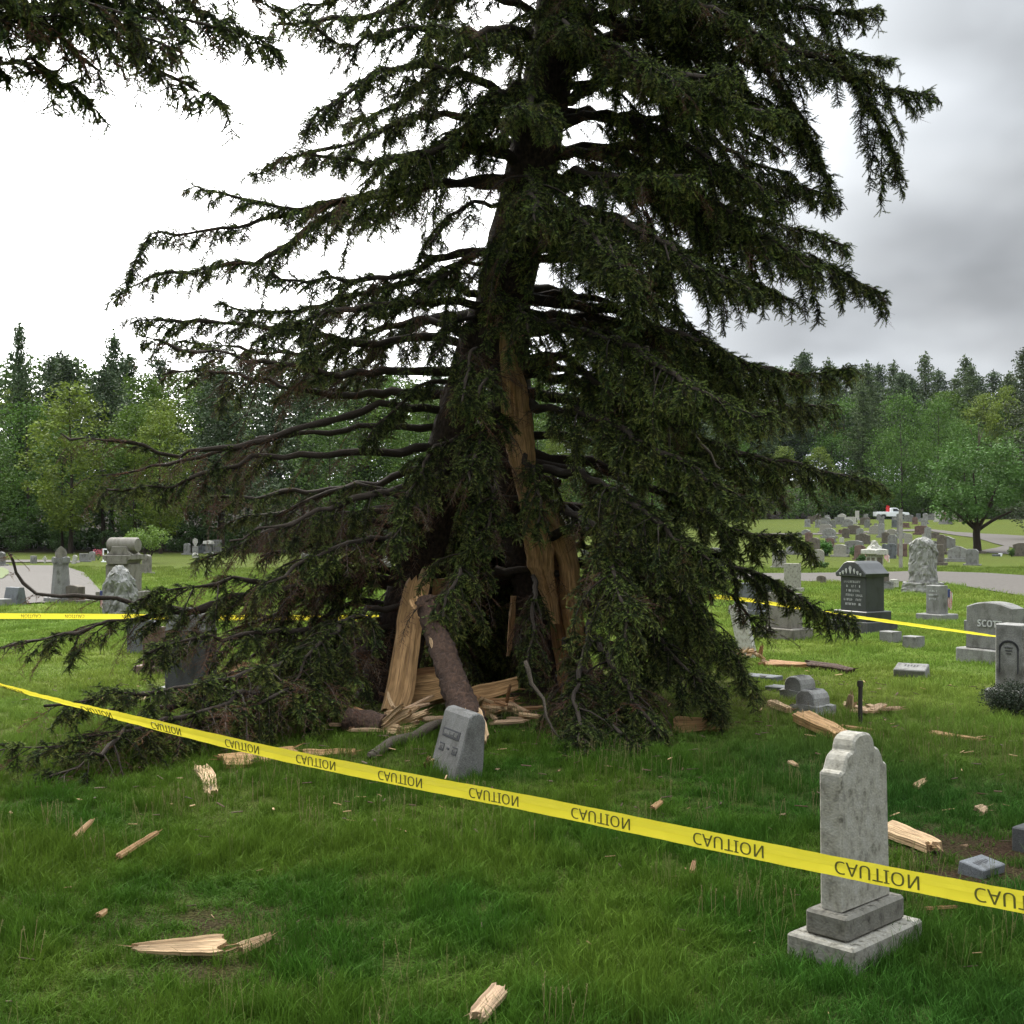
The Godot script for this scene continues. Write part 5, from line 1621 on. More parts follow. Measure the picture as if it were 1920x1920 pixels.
	part("cap", rock(Vector3(0.22, 0.22, 0.2), 0.04, 6, 0.3, 7.0), M.marble_white, t, up(1.42))
	grave("grave_marker", "short square marble post with a white top by the pedestal", "flat", base_place(1677, 1103, 0.25), 0.22, 0.3, 0.22, -50.0, M.marble_white)
	# rock-faced monument
	at = base_place(1731, 1112, 0.9)
	t = thing("granite_monument", "tall pale rough hewn granite monument in front of the lane", "gravestone", at, -55.0)
	part("base", rock(Vector3(1.02, 0.34, 0.82), 0.03, 9, 0.02, 11.0), M.granite_pale, t)
	part("headstone", rock(Vector3(0.7, 1.45, 0.54), 0.04, 15, 0.05, 17.0, 0.14), M.granite_pale, t, up(0.32))
	grave("gravestone", "dark stained tablet on a stepped base just behind the rough monument", "flat", base_place(1757, 1060, 0.6), 0.7, 1.1, 0.24, -32.0, M.granite_brown, [0.3, 0.16, 0.3])
	grave("gravestone", "grey clipped headstone on a thin pale base beyond the lane", "clip", base_place(1823, 1060, 0.6), 0.62, 0.86, 0.26, -32.0, M.granite, [0.24, 0.07, 0.2])
	t = thing("grave_marker", "low grey marker with a white cup beside it near the kerb", "gravestone", base_place(1868, 1043, 0.4), -20.0)
	part("marker", block(0.5, 0.17, 0.34, 0.012, up(-0.03)), M.granite_blue, t)
	solo("cup", cyl(0.09, 0.12, 0.2), M.white_paint, "small white cup beside the low marker near the kerb", "cup", Transform3D(Basis(), G(1876, 1043)))
	grave("gravestone", "broad brown headstone cut by the right edge beyond the lane", "soft", base_place(1916, 1043, 0.7), 1.1, 0.88, 0.3, -15.0, M.granite_brown)
	small_shrub("thin green shrub left of the broad brown headstone", G(1897, 1044), 0.55, 0.65, Color(0.065, 0.125, 0.03))
	grave("gravestone", "blue grey arched headstone left of the bare post", "soft", base_place(1671, 1047, 0.6), 0.62, 0.95, 0.22, -20.0, M.granite_blue)
	grave("gravestone", "red brown headstone close right of the bare post", "flat", base_place(1692, 1043, 0.6), 0.6, 0.82, 0.24, -20.0, M.granite_red)
	# grey stone and its flag
	at = base_place(1757, 1163, 0.4)
	t = grave("gravestone", "slim grey headstone on a base with a flag beside it", "flat", at, 0.36, 0.78, 0.32, -55.0, M.granite, [0.32, 0.15, 0.3], "", 0, 0, 0.015, 0.3)
	worn_lines(t, M.letter_pale, 3, 0.26, 0.66, 0.09, 0.157, 0.04)
	flag("stick flag furled beside the slim grey headstone", G(1777, 1153), 0.68, -40.0)
	flag("small stick flag left of the white capped pedestal", G(1617, 1048), 0.62, -10.0, false)
	flag("small stick flag right of the white capped pedestal", G(1658, 1054), 0.66, -10.0, false)
	# posts
	at = G(1689, 1066)
	t = thing("wooden_post", "tall bare pale square post standing beyond the lane", "post", at, -24.0)
	part("shaft", block(0.17, 2.95, 0.17, 0.012, up(-0.05)), M.post, t)
	part("cap", block(0.19, 0.05, 0.19, 0.01, up(2.9)), M.post, t)
	at = base_place(1613, 1358, 0.06)
	t = thing("iron_post", "thin rusty iron post standing in the grass", "post", at)
	b = MB.new()
	b.tube([Vector3(0, -0.05, 0), Vector3(0, 0.2, 0), Vector3(0.004, 0.41, 0)], [0.024, 0.024, 0.023], 10)
	part("shaft", b.mesh(), M.iron, t)
	b = MB.new()
	b.tube([Vector3(0, 0.4, 0), Vector3(0, 0.41, 0), Vector3(0, 0.455, 0), Vector3(0, 0.468, 0)], [0.024, 0.034, 0.034, 0.02], 12)
	part("cap", b.mesh(), M.iron, t)
	kerb("dark low stone kerb along the lane under the maple", [G(1762, 1039), G(1800, 1037.5), G(1850, 1038)], 0.2)
	pickup()

func cyl(r: float, r2: float, h: float, sides := 20) -> ArrayMesh:
	var b := MB.new()
	b.tube([Vector3.ZERO, Vector3(0, h * 0.5, 0), Vector3(0, h, 0)], [r, (r + r2) * 0.5, r2], sides)
	return b.mesh()

func small_shrub(label: String, at: Vector3, w: float, h: float, col: Color) -> void:
	var s := thing("shrub", label, "shrub", at)
	var b := MB.new()
	for i in 6: b.tube([Vector3.ZERO, Vector3(cos(i * 1.05) * w * 0.25, h * 0.55, sin(i * 1.05) * w * 0.25)], [0.02, 0.008], 5)
	part("stem", b.mesh(), M.limb, s)
	var c := MB.new()
	c.colored = true
	for i in 40:
		var u := Vector3(rng.randfn(), rng.randfn(), rng.randfn()).normalized() * pow(rng.randf(), 0.4)
		leafy(c, Vector3(u.x * w * 0.42, h * 0.48 + u.y * h * 0.42, u.z * w * 0.42), Vector3(w, h, w) * 0.13, 26, 0.05 * w + 0.015, col, 0.28)
	part("crown", c.mesh(), M.crown, s).set_meta("kind", "stuff")

func kerb(label: String, pts: Array, h: float) -> void:
	var t := thing("stone_kerb", label, "kerb", pts[0])
	for i in pts.size() - 1:
		var a: Vector3 = pts[i] - pts[0]
		var d: Vector3 = pts[i + 1] - pts[i]
		var n := 3
		for k in n:
			var p := a + d * (k + 0.5) / n
			part("kerb_stone", block(d.length() / n - 0.04, h, 0.2, 0.015), M.granite_brown, t, Transform3D(Basis(Vector3.UP, atan2(-d.z, d.x)), p + Vector3(0, -0.04, 0)))

func pickup() -> void:
	var at := at_px(1671, 203)
	var t := thing("pickup_truck", "white pickup truck parked before the far woods", "truck", at, 4.0)
	var b := MB.new()
	extrude(b, PackedVector2Array([Vector2(-2.75, 0.5), Vector2(-2.05, 0.45), Vector2(-1.95, 0.8), Vector2(-1.3, 0.8), Vector2(-1.15, 0.45), Vector2(1.2, 0.45), Vector2(1.3, 0.8), Vector2(1.95, 0.8), Vector2(2.1, 0.45), Vector2(2.7, 0.5), Vector2(2.75, 0.95), Vector2(2.6, 1.1), Vector2(1.5, 1.2), Vector2(0.3, 1.22), Vector2(-2.75, 1.22)]), 1.85, 0.04)
	part("body", b.mesh(), M.white_paint, t)
	b = MB.new()
	extrude(b, PackedVector2Array([Vector2(-0.4, 1.2), Vector2(1.5, 1.2), Vector2(0.75, 1.82), Vector2(0.55, 1.88), Vector2(-0.25, 1.88), Vector2(-0.36, 1.8)]), 1.6, 0.06)
	part("cab", b.mesh(), M.white_paint, t)
	for s in [-1.0, 1.0]:
		b = MB.new()
		extrude(b, PackedVector2Array([Vector2(0.02, 1.27), Vector2(1.15, 1.27), Vector2(0.68, 1.74), Vector2(0.02, 1.76)]), 0.04, 0.008, Transform3D(Basis(), Vector3(0, 0, 0.8 * s)))
		part("window", b.mesh(), M.glass_dark, t)
		for x in [-1.62, 1.62]:
			var w := part("wheel", cyl(0.38, 0.38, 0.24), M.rubber, t, Transform3D(Basis(Vector3.RIGHT, PI * 0.5), Vector3(x, 0.38, 0.72 * s - 0.12)))
			part("rim", cyl(0.22, 0.2, 0.27), M.granite_pale, w, up(-0.015))
	b = MB.new()
	b.box(Vector3(2.7, 0.55, -0.9), Vector3(2.84, 0.75, 0.9), 0.03)
	part("bumper", b.mesh(), M.rubber, t)
	var r := thing("bundle", "small red bundle standing up in the white pickup's bed", "bundle", at + Vector3(-0.55, 1.2, 0.0))
	part("cloth", rock(Vector3(0.55, 1.0, 0.6), 0.12, 6, 0.3, 3.0), M.red_cloth, r)

func make_left_stones() -> void:
	var at: Vector3
	var t: Node3D
	var b: MB
	# domed pillar
	at = base_place(114, 1130, 0.5)
	t = thing("pillar_monument", "grey granite pillar with a domed cap beside the left lane", "gravestone", at, -38.0)
	part("base", block(0.66, 0.2, 0.66, 0.015, up(-0.05)), M.granite, t)
	b = MB.new()
	var q4 := [[0.24, 0.15], [0.175, 1.05]]
	for k in 8:
		var a0 := PI / 8 + k * PI / 4
		var a1 := a0 + PI / 4
		b.quad(Vector3(cos(a0) * 0.27, 0.15, sin(a0) * 0.27), Vector3(cos(a1) * 0.27, 0.15, sin(a1) * 0.27), Vector3(cos(a1) * 0.2, 1.05, sin(a1) * 0.2), Vector3(cos(a0) * 0.2, 1.05, sin(a0) * 0.2))
	part("shaft", b.mesh(), M.granite, t)
	b = MB.new()
	b.tube([Vector3(0, 1.04, 0), Vector3(0, 1.06, 0), Vector3(0, 1.1, 0), Vector3(0, 1.11, 0), Vector3(0, 1.2, 0), Vector3(0, 1.24, 0)], [0.18, 0.22, 0.22, 0.2, 0.25, 0.17], 8)
	part("collar", b.mesh(), M.granite, t)
	for k in 4:
		part("gable", slab("gable", 0.18, 0.17, 0.05, 0.01, 0.05, Transform3D(Basis(Vector3.UP, k * PI / 2), Vector3(sin(k * PI / 2) * 0.21, 1.1, cos(k * PI / 2) * 0.21))), M.granite, t)
	b = MB.new()
	b.tube([Vector3(0, 1.22, 0), Vector3(0, 1.26, 0), Vector3(0, 1.27, 0), Vector3(0, 1.36, 0), Vector3(0, 1.45, 0), Vector3(0, 1.51, 0), Vector3(0, 1.56, 0)], [0.165, 0.17, 0.15, 0.16, 0.13, 0.07, 0.01], 18)
	part("dome", b.mesh(), M.granite_warm, t)
	# scroll-topped monument
	at = base_place(232, 1128, 0.8)
	t = thing("scroll_monument", "tan granite monument crowned with a carved scroll", "gravestone", at, -14.0)
	part("base", block(1.2, 0.35, 0.95, 0.02, up(-0.05)), M.granite_warm, t)
	part("die", slab("flat", 0.78, 0.75, 0.6, 0.02, 0.6, up(0.3)), M.granite_warm, t)
	b = MB.new()
	extrude(b, PackedVector2Array([Vector2(-0.3, 0), Vector2(0.3, 0), Vector2(0.34, 0.1), Vector2(0.37, 0.12), Vector2(0.44, 0.14), Vector2(0.44, 0.26), Vector2(-0.44, 0.26), Vector2(-0.44, 0.14), Vector2(-0.37, 0.12), Vector2(-0.34, 0.1)]), 0.74, 0.015, up(1.05))
	part("cornice", b.mesh(), M.granite_warm, t)
	b = MB.new()
	extrude(b, PackedVector2Array([Vector2(-0.4, 0), Vector2(0.4, 0), Vector2(0.27, 0.1), Vector2(0.23, 0.24), Vector2(-0.23, 0.24), Vector2(-0.27, 0.1)]), 0.5, 0.012, up(1.31))
	part("saddle", b.mesh(), M.granite_warm, t)
	b = MB.new()
	b.tube([Vector3(-0.44, 1.58, 0), Vector3(-0.41, 1.58, 0), Vector3(0.41, 1.58, 0), Vector3(0.44, 1.58, 0)], [0.19, 0.215, 0.215, 0.19], 24)
	part("scroll", b.mesh(), M.granite_warm, t)
	# boulder-topped stone in front of it
	at = base_place(226, 1152, 0.5)
	t = thing("granite_monument", "rough round topped granite stone in front of the scroll monument", "gravestone", at, -25.0)
	part("headstone", rock(Vector3(0.66, 1.2, 0.5), 0.05, 16, 0.1, 23.0, 0.25), M.granite_pale, t, up(-0.05))
	# the rest of the near row
	grave("gravestone", "brown faced headstone on a pale base right of the domed pillar", "soft", base_place(141, 1131, 0.4), 0.5, 0.5, 0.26, -30.0, M.granite_brown, [0.34, 0.1, 0.24])
	grave("gravestone", "blue grey slant headstone left of the domed pillar", "flat", base_place(28, 1133, 0.5), 0.62, 0.46, 0.36, -36.0, M.granite_blue, [], "", 0, 0, 0.015, 0.16)
	t = thing("grave_marker", "low grey marker at the left edge beside the slant headstone", "gravestone", base_place(4, 1136, 0.3), -30.0)
	part("marker", block(0.42, 0.22, 0.3, 0.015, up(-0.03)), M.granite, t)
	flag("stick flag half hidden by bare twigs on the left lawn", G(188, 1152), 0.62, 20.0)
	# large dark stones behind the fallen boughs
	at = base_place(358, 1312, 0.6)
	t = thing("granite_monument", "large dark grey headstone with a rough top behind the low left boughs", "gravestone", at, -12.0)
	part("base", block(0.86, 0.2, 0.5, 0.02, up(-0.05)), M.granite, t)
	part("headstone", block(0.56, 0.72, 0.3, 0.012, up(0.15)), M.granite_dark, t)
	part("rough_top", rock(Vector3(0.57, 0.28, 0.31), 0.02, 9, 0.22, 31.0, 0.05), M.granite, t, up(0.865))
	grave("gravestone", "reddish granite headstone left of the large dark one", "flat", base_place(289, 1262, 0.4), 0.28, 0.68, 0.2, -10.0, M.granite_red, [0.2, 0.12, 0.16])
	grave("gravestone", "dark blue grey headstone behind the reddish one", "soft", base_place(268, 1224, 0.5), 0.5, 0.6, 0.2, -15.0, M.granite_blue)
	# small stones round the lane and before the woods
	var rows := [
		["gravestone", "narrow grey headstone at the left edge before the dark woods", "arch", 2, 1061, 0.46, 0.75, 0.2, -20, "granite", [0.3, 0.1, 0.2]],
		["gravestone", "small grey post headstone left of the domed cap by the far lane", "flat", 63, 1056, 0.3, 0.42, 0.22, -20, "granite_pale", []],
		["gravestone", "white tablet leaning over right of the domed pillar", "arch", 138, 1057, 0.28, 0.5, 0.08, -20, "marble_white", []],
		["gravestone", "grey square headstone on the lawn beyond the left lane", "flat", 158, 1053, 0.55, 0.48, 0.2, -10, "granite", [0.2, 0.08, 0.16]],
		["gravestone", "pale arched headstone with pink flowers beside it", "arch", 173, 1051, 0.34, 0.55, 0.18, -10, "granite_pale", []],
		["gravestone", "tall slim headstone right of the scroll monument", "arch", 275, 1077, 0.38, 0.86, 0.22, -20, "granite_warm", [0.2, 0.1, 0.2]],
		["gravestone", "grey headstone at the left of the cluster before the woods", "soft", 351, 1040, 0.5, 0.85, 0.2, -15, "granite", [0.3, 0.1, 0.2]],
		["gravestone", "grey tall headstone at the right of the cluster before the woods", "flat", 407, 1038, 0.62, 1.05, 0.26, -15, "granite", [0.6, 0.14, 0.3]],
		["gravestone", "low grey headstone in the middle of the cluster before the woods", "flat", 380, 1037, 0.6, 0.55, 0.25, -15, "granite_blue", []],
		["gravestone", "dark headstone in the shade right of the light green shrub", "flat", 318, 1032, 0.6, 0.75, 0.2, -15, "granite_dark", []],
		["gravestone", "grey stone glimpsed behind the low left boughs by the tape", "soft", 640, 1085, 0.6, 0.75, 0.25, -20, "granite_pale", [0.2, 0.1, 0.2]],
		["gravestone", "white stone glimpsed left of the trunk behind the boughs", "arch", 722, 1066, 0.6, 0.8, 0.2, -20, "marble_white", []],
		["gravestone", "pale stone glimpsed between the boughs far left of the trunk", "flat", 575, 1062, 0.55, 0.7, 0.2, -20, "granite_pale", []],
	]
	for q in rows:
		var tilt: float = -16.0 if q[3] == 138 else 0.0
		grave(q[0], q[1], q[2], base_place(q[3], q[4], 0.4), q[5], q[6], q[7], q[8], M[q[9]], q[10], "", 0.0, tilt)
	t = thing("grave_marker", "tiny pale cross by the far left lane", "gravestone", G(84, 1056), -10.0)
	part("upright", block(0.09, 0.4, 0.07, 0.01), M.marble_white, t)
	part("crosspiece", block(0.26, 0.08, 0.06, 0.01, up(0.22)), M.marble_white, t)
	# white frame, flowers, urn, lantern
	at = G(198, 1054)
	t = thing("metal_frame", "white metal frame standing left of the scroll monument", "frame", at, -15.0)
	for x in [-0.16, 0.16]: part("upright", block(0.07, 0.72, 0.05, 0.008, Transform3D(Basis(), Vector3(x, 0, 0))), M.white_paint, t)
	part("crossbar", block(0.39, 0.07, 0.052, 0.008, up(0.72)), M.white_paint, t)
	part("foot", block(0.5, 0.05, 0.2, 0.008), M.white_paint, t)
	at = G(184, 1051)
	t = thing("flowers", "bunch of pink flowers beside the pale arched headstone", "flowers", at)
	b = MB.new()
	for i in 70:
		var p := Vector3(rng.randf_range(-0.3, 0.3), 0.45 + rng.randf_range(-0.2, 0.22), rng.randf_range(-0.2, 0.2))
		b.tube([p, p + Vector3(0, 0.05, 0)], [0.015, 0.035], 5)
	part("petals", b.mesh(), plain(lin(0.5, 0.13, 0.17)), t)
	b = MB.new()
	for i in 16: b.tube([Vector3(0, 0, 0), Vector3(rng.randf_range(-0.25, 0.25), 0.42, rng.randf_range(-0.18, 0.18))], [0.01, 0.006], 4)
	part("stems", b.mesh(), plain(lin(0.04, 0.09, 0.03)), t)
	at = G(366, 1040)
	t = thing("urn_monument", "pale carved urn on a pedestal in the cluster before the woods", "gravestone", at, -15.0)
	part("pedestal", block(0.34, 0.62, 0.34, 0.02), M.granite_pale, t)
	b = MB.new()
	b.tube([Vector3(0, 0.62, 0), Vector3(0, 0.68, 0), Vector3(0, 0.74, 0), Vector3(0, 0.92, 0), Vector3(0, 1.05, 0), Vector3(0, 1.12, 0), Vector3(0, 1.22, 0)], [0.12, 0.07, 0.1, 0.2, 0.17, 0.19, 0.03], 16)
	part("urn", b.mesh(), M.marble_white, t)
	at = G(391, 1039)
	t = thing("lantern_monument", "small roofed stone lantern in the cluster before the woods", "gravestone", at, -15.0)
	part("base", block(0.6, 0.16, 0.5, 0.02), M.granite_pale, t)
	part("pillar", block(0.4, 0.6, 0.36, 0.02, up(0.16)), M.granite, t)
	part("roof", slab("gable", 0.72, 0.28, 0.6, 0.03, 0.3, up(0.76)), M.marble_white, t)
	for k in 2:
		at = G([366, 395][k], [1046, 1046][k])
		t = thing("flower_ball", ["white flower ball on the lawn left in the cluster before the woods", "white flower ball on the lawn right in the cluster before the woods"][k], "flowers", at)
		part("blooms", rock(Vector3(0.34, 0.34, 0.34), 0.05, 6, 0.2, 4.0 + k, 0.08), M.marble_white, t)

func make_far_stones() -> void:
	# rows across the far slope right of the spruce; each row at its own distance
	var rows := [[73, 1490, 1840, 4], [82, 1470, 1800, 6], [92, 1480, 1810, 7], [104, 1490, 1790, 8], [116, 1490, 1780, 8], [126, 1500, 1740, 8], [148, 1500, 1740, 9], [160, 1510, 1800, 11], [174, 1520, 1810, 12], [188, 1520, 1800, 12]]
	var words_ := ["first", "second", "third", "fourth", "fifth", "sixth", "seventh", "eighth", "ninth", "tenth", "eleventh", "twelfth"]
	var tones := [["granite", "grey"], ["granite_pale", "pale grey"], ["marble_white", "white"], ["marble", "weathered"], ["granite_red", "reddish"], ["granite_blue", "blue grey"], ["granite_brown", "brown"], ["granite", "grey"], ["granite_pale", "pale grey"]]
	var kinds := [["flat", "square"], ["arch", "arched"], ["soft", "curved"], ["clip", "clipped"], ["serp", "wavy topped"]]
	for r in rows.size():
		var q: Array = rows[r]
		for k in q[3]:
			var px: float = lerpf(q[1], q[2], (k + 0.5 + rng.randf_range(-0.3, 0.3)) / q[3])
			var at := at_px(px, q[0] + rng.randf_range(-2.0, 2.0))
			var c: Array = tones[rng.randi() % 9]
			var s: Array = kinds[rng.randi() % 5]
			var turn := -30.0 + rng.randf_range(-12, 12)
			var lab := "%s %s headstone, far slope, %s from left in %s row" % [c[1], s[1], words_[k], words_[r]]
			var big := 1.0 + 0.16 * (float(q[0]) / 190.0)
			match rng.randi() % 6:
				0:
					grave("gravestone", lab.replace("headstone", "low headstone"), s[0], at, 0.8 * big, 0.5 * big, 0.3, turn, M[c[0]], [0.2, 0.12, 0.16], "stones on the far slope")
				1:
					grave("gravestone", lab.replace("headstone", "tall headstone"), s[0], at, 0.52 * big, 1.25 * big, 0.4, turn, M[c[0]], [0.3, 0.2, 0.3], "stones on the far slope", 0, 0, 0.012, 0.3)
				2:
					grave("gravestone", lab.replace("headstone", "wide headstone"), s[0], at, 1.1 * big, 0.85 * big, 0.3, turn, M[c[0]], [0.35, 0.2, 0.25], "stones on the far slope")
				3:
					grave("gravestone", lab.replace("headstone", "small marker"), s[0], at, 0.34 * big, 0.42 * big, 0.2, turn, M[c[0]], [], "stones on the far slope")
				_:
					grave("gravestone", lab, s[0], at, 0.6 * big, 0.85 * big, 0.16, turn, M[c[0]], [0.15, 0.1, 0.15], "stones on the far slope", rng.randf_range(-3, 3), rng.randf_range(-3, 3))
	# a few behind the spruce, seen through its boughs
	for k in 7:
		var at := at_px([1105, 1160, 1200, 1245, 1290, 1310, 1340][k], [60, 46, 52, 44, 70, 58, 64][k])
		grave("gravestone", "%s headstone glimpsed through the spruce's right boughs, %s from the left" % [["grey", "white", "pale grey", "grey", "white", "dark", "grey"][k], words_[k]], ["flat", "arch", "soft", "flat", "arch", "flat", "clip"][k], at, 0.7, 0.95, 0.25, -35.0, [M.granite, M.marble_white, M.granite_pale, M.granite, M.marble_white, M.granite_dark, M.granite][k], [0.2, 0.14, 0.2], "stones glimpsed behind the spruce")

# ---------------------------------------------------------------- splintered wood
# a torn length of wood from a to c; its two ends break off unevenly
func splinter(a: Vector3, c: Vector3, wide: float, thick: float, jag: float, face: Vector3, fat := 1.0, sd := 1.0) -> ArrayMesh:
	var b := MB.new()
	var ax := (c - a).normalized()
	var ln := a.distance_to(c)
	var side := ax.cross(face).normalized()
	var nrm := side.cross(ax).normalized()
	if nrm.dot(face) < 0.0: nrm = -nrm
	var m := 7
	var n := 12
	var s0 := []
	var e0 := []
	for j in m + 1:
		s0.append(rng.randf() * jag)
		e0.append(rng.randf() * jag)
	var top := []
	var low := []
	var skew := rng.randf_range(0.55, 1.9)
	var lop := rng.randf_range(-0.42, 0.42)
	for i in n + 1:
		var rt := []
		var rl := []
		for j in m + 1:
			var u := float(j) / m - 0.5
			var t: float = lerpf(s0[j], 1.0 - e0[j], float(i) / n)
			var tt := clampf(1.0 - t if fat > 0.7 else t, 0.01, 0.99)
			var shape := lerpf(1.0, pow(1.0 - tt, 0.55 + 0.25 * skew) * minf(1.0, 0.6 + tt * 3.0), fat)
			shape = maxf(shape, 0.06) * (1.0 + 0.16 * bump.get_noise_2d(t * ln * 5.0 + sd * 9.0, sd * 31.0))
			var bend := 0.03 * ln * bump.get_noise_1d(t * 3.0 + sd * 17.0)
			var ridge := thick * (0.5 - 0.12 * u * u) + minf(thick, 0.05) * 0.5 * bump.get_noise_2d(u * 14.0 + sd * 5.0, t * ln * 0.9)
			var p := a + ax * ln * t + side * (u * wide * shape + bend + lop * wide * (1.0 - shape))
			rt.append(p + nrm * maxf(ridge, 0.0) * minf(1.0, shape + 0.3))
			rl.append(p - nrm * thick * 0.5 * minf(1.0, shape + 0.3))
		top.append(rt)
		low.append(rl)
	var put := func(p: Vector3, q: Vector3, r: Vector3, s: Vector3, u0: float, u1: float, v0: float, v1: float) -> void:
		b.quad(p, q, r, s)
		for w in [Vector2(u0, v0), Vector2(u1, v0), Vector2(u1, v1), Vector2(u0, v0), Vector2(u1, v1), Vector2(u0, v1)]: b.uv.append(w)
	for i in n:
		var v0 := ln * i / n * 0.8
		var v1 := ln * (i + 1) / n * 0.8
		for j in m:
			put.call(top[i][j], top[i][j + 1], top[i + 1][j + 1], top[i + 1][j], float(j) / m, float(j + 1) / m, v0, v1)
			put.call(low[i][j], low[i][j + 1], low[i + 1][j + 1], low[i + 1][j], float(j) / m, float(j + 1) / m, v0, v1)
		for j in [0, m]:
			put.call(top[i][j], low[i][j], low[i + 1][j], top[i + 1][j], 0.4, 0.5, v0, v1)
	for i in [0, n]:
		for j in m:
			put.call(top[i][j], top[i][j + 1], low[i][j + 1], low[i][j], 0.1, 0.3, 0.0, 0.1)
	# loose fibres standing out past both ends
	for k in 7:
		var at_end := k % 2 == 0
		var row: Array = top[n] if at_end else top[0]
		var p: Vector3 = row[rng.randi() % (m + 1)] - nrm * thick * rng.randf_range(0.1, 0.7)
		var q := p + (ax * (1.0 if at_end else -1.0) + side * rng.randf_range(-0.35, 0.35) + nrm * rng.randf_range(-0.2, 0.4)) * rng.randf_range(0.25, 1.1) * minf(wide, 0.12)
		var r := minf(wide, 0.2) * rng.randf_range(0.03, 0.08)
		for e in [side, nrm]:
			b.tri(p + e * r, p - e * r, q)
			for w in 3: b.uv.append(Vector2(0.2 + 0.02 * w, 0.1 * w))
	return b.mesh()

func piece(called: String, label: String, category: String, a: Vector3, c: Vector3, wide: float, thick: float, jag: float, mat: Material, face := Vector3.UP, fat := 0.6, group := "") -> void:
	var at := a
	solo(called, splinter(Vector3.ZERO, c - a, wide, thick, jag, face, fat, rng.randf() * 10.0), mat, label, category, Transform3D(Basis(), at), group)

func lift(p: Vector3, h: float) -> Vector3:
	return p + Vector3(0, h, 0)

func make_debris() -> void:
	# wood torn from the trunk, standing and lying round its foot
	piece("split_plank", "long split plank of pale wood leaning on the left trunk leg", "wood", G(733, 1352), P(789, 1085, 14.6), 0.3, 0.09, 0.06, M.wood, Vector3(0.4, 0.1, 1), 0.12)
	piece("split_plank", "narrow upright strip of pale wood left of the split", "wood", P(757, 1215, 14.5), P(800, 1062, 14.7), 0.12, 0.05, 0.1, M.wood_pale, Vector3(0.2, 0, 1), 0.3)
	piece("split_log", "thick torn log lying across the foot of the split trunk", "wood", P(738, 1302, 14.3), P(858, 1288, 13.9), 0.34, 0.16, 0.08, M.wood, Vector3(-0.1, 0.35, 1), 0.15)
	piece("split_log", "upper torn slab lying behind the thick log", "wood", P(742, 1278, 14.7), P(850, 1258, 14.5), 0.18, 0.1, 0.1, M.wood_old, Vector3(0, 0.5, 1), 0.2)
	piece("split_beam", "pale square beam sticking out right of the broken limb", "wood", P(866, 1308, 13.9), P(972, 1281, 14.0), 0.17, 0.1, 0.03, M.wood, Vector3(0, 0.25, 1), 0.1)
	piece("wood_slab", "flat brown slab under the pale beam", "wood", P(888, 1332, 13.6), P(966, 1318, 13.7), 0.2, 0.07, 0.1, M.wood_old, Vector3(0, 0.5, 1), 0.5)
	piece("wood_slab", "broad orange slab lying behind the low left boughs", "wood", P(425, 1262, 15.2), P(530, 1256, 15.6), 0.3, 0.08, 0.1, M.wood_old, Vector3(0, 0.8, 1), 0.5)
	piece("wood_slab", "brown slab leaning left of the left trunk leg", "wood", P(650, 1268, 15.3), P(712, 1240, 15.4), 0.36, 0.08, 0.1, M.wood_old, Vector3(0, 0.4, 1), 0.5)
	# the broken limb that hangs down over the slant stone
	var at := P(905, 1392, 11.6)
	var t := thing("broken_limb", "broken bark covered limb slanting down behind the slant gravestone", "branch", at)
	var b := MB.new()
	var line := curve([P(798, 1128, 13.4), P(820, 1190, 13.1), P(840, 1250, 12.7), P(862, 1310, 12.3), P(884, 1360, 11.95)], 0.045)
	for i in line.size(): line[i] -= at
	var rad := []
	for i in line.size(): rad.append(lerpf(0.115, 0.155, float(i) / line.size()))
	b.tube(line, rad, 26, 0.05, bump)
	part("bark", b.mesh(), M.log_bark, t)
	part("torn_end", splinter(P(878, 1335, 11.75) - at, P(908, 1396, 11.55) - at, 0.26, 0.09, 0.2, Vector3(0.2, 0.3, 1), 0.45, 3.0), M.wood_pale, t)
	part("torn_strip", splinter(P(806, 1196, 12.95) - at, P(824, 1246, 12.75) - at, 0.04, 0.03, 0.2, Vector3(-0.4, 0, 1), 0.6, 4.0), M.wood_pale, t)
	part("torn_end", splinter(P(777, 1120, 13.45) - at, P(806, 1180, 13.2) - at, 0.16, 0.06, 0.25, Vector3(-0.2, 0, 1), 0.5, 5.0), M.wood, t)
	# splintered stump lying to the left of it
	at = G(722, 1392)
	t = thing("splintered_log", "short bark covered log with a burst splintered end", "wood", at)
	b = MB.new()
	line = curve([P(655, 1352, 12.6), P(690, 1358, 12.5), P(722, 1366, 12.4)], 0.1)
	for i in line.size(): line[i] -= at
	b.tube(line, range(line.size()).map(func(i): return 0.14), 14, 0.03, bump)
	part("bark", b.mesh(), M.log_bark, t)
	for q in [[716, 1362, 772, 1332, 0.1], [716, 1366, 806, 1336, 0.08], [712, 1374, 780, 1368, 0.12], [716, 1356, 756, 1322, 0.06], [704, 1376, 752, 1388, 0.1], [720, 1366, 748, 1372, 0.14]]:
		part("splinter", splinter(P(q[0], q[1], 12.35) - at, P(q[2], q[3], 12.2) - at, q[4], 0.04, 0.15, Vector3(0, 0.4, 1), 0.3, q[3] * 0.1), M.wood_pale, t)
	b = MB.new()
	at = G(700, 1422)
	line = curve([lift(G(698, 1424), 0.03), lift(G(735, 1404), 0.06), P(775, 1380, 11.9), P(812, 1360, 12.2), P(850, 1352, 12.6)], 0.1)
	for i in line.size(): line[i] -= at
	b.tube(line, range(line.size()).map(func(i): return 0.055 - 0.001 * i), 10, 0.012, bump)
	b.tube([line[0], line[0] + Vector3(-0.02, 0.03, 0.1)], [0.05, 0.02], 8)
	solo("broken_branch", b.mesh(), M.limb_grey, "grey barked branch lying left of the slant gravestone", "branch", Transform3D(Basis(), at))
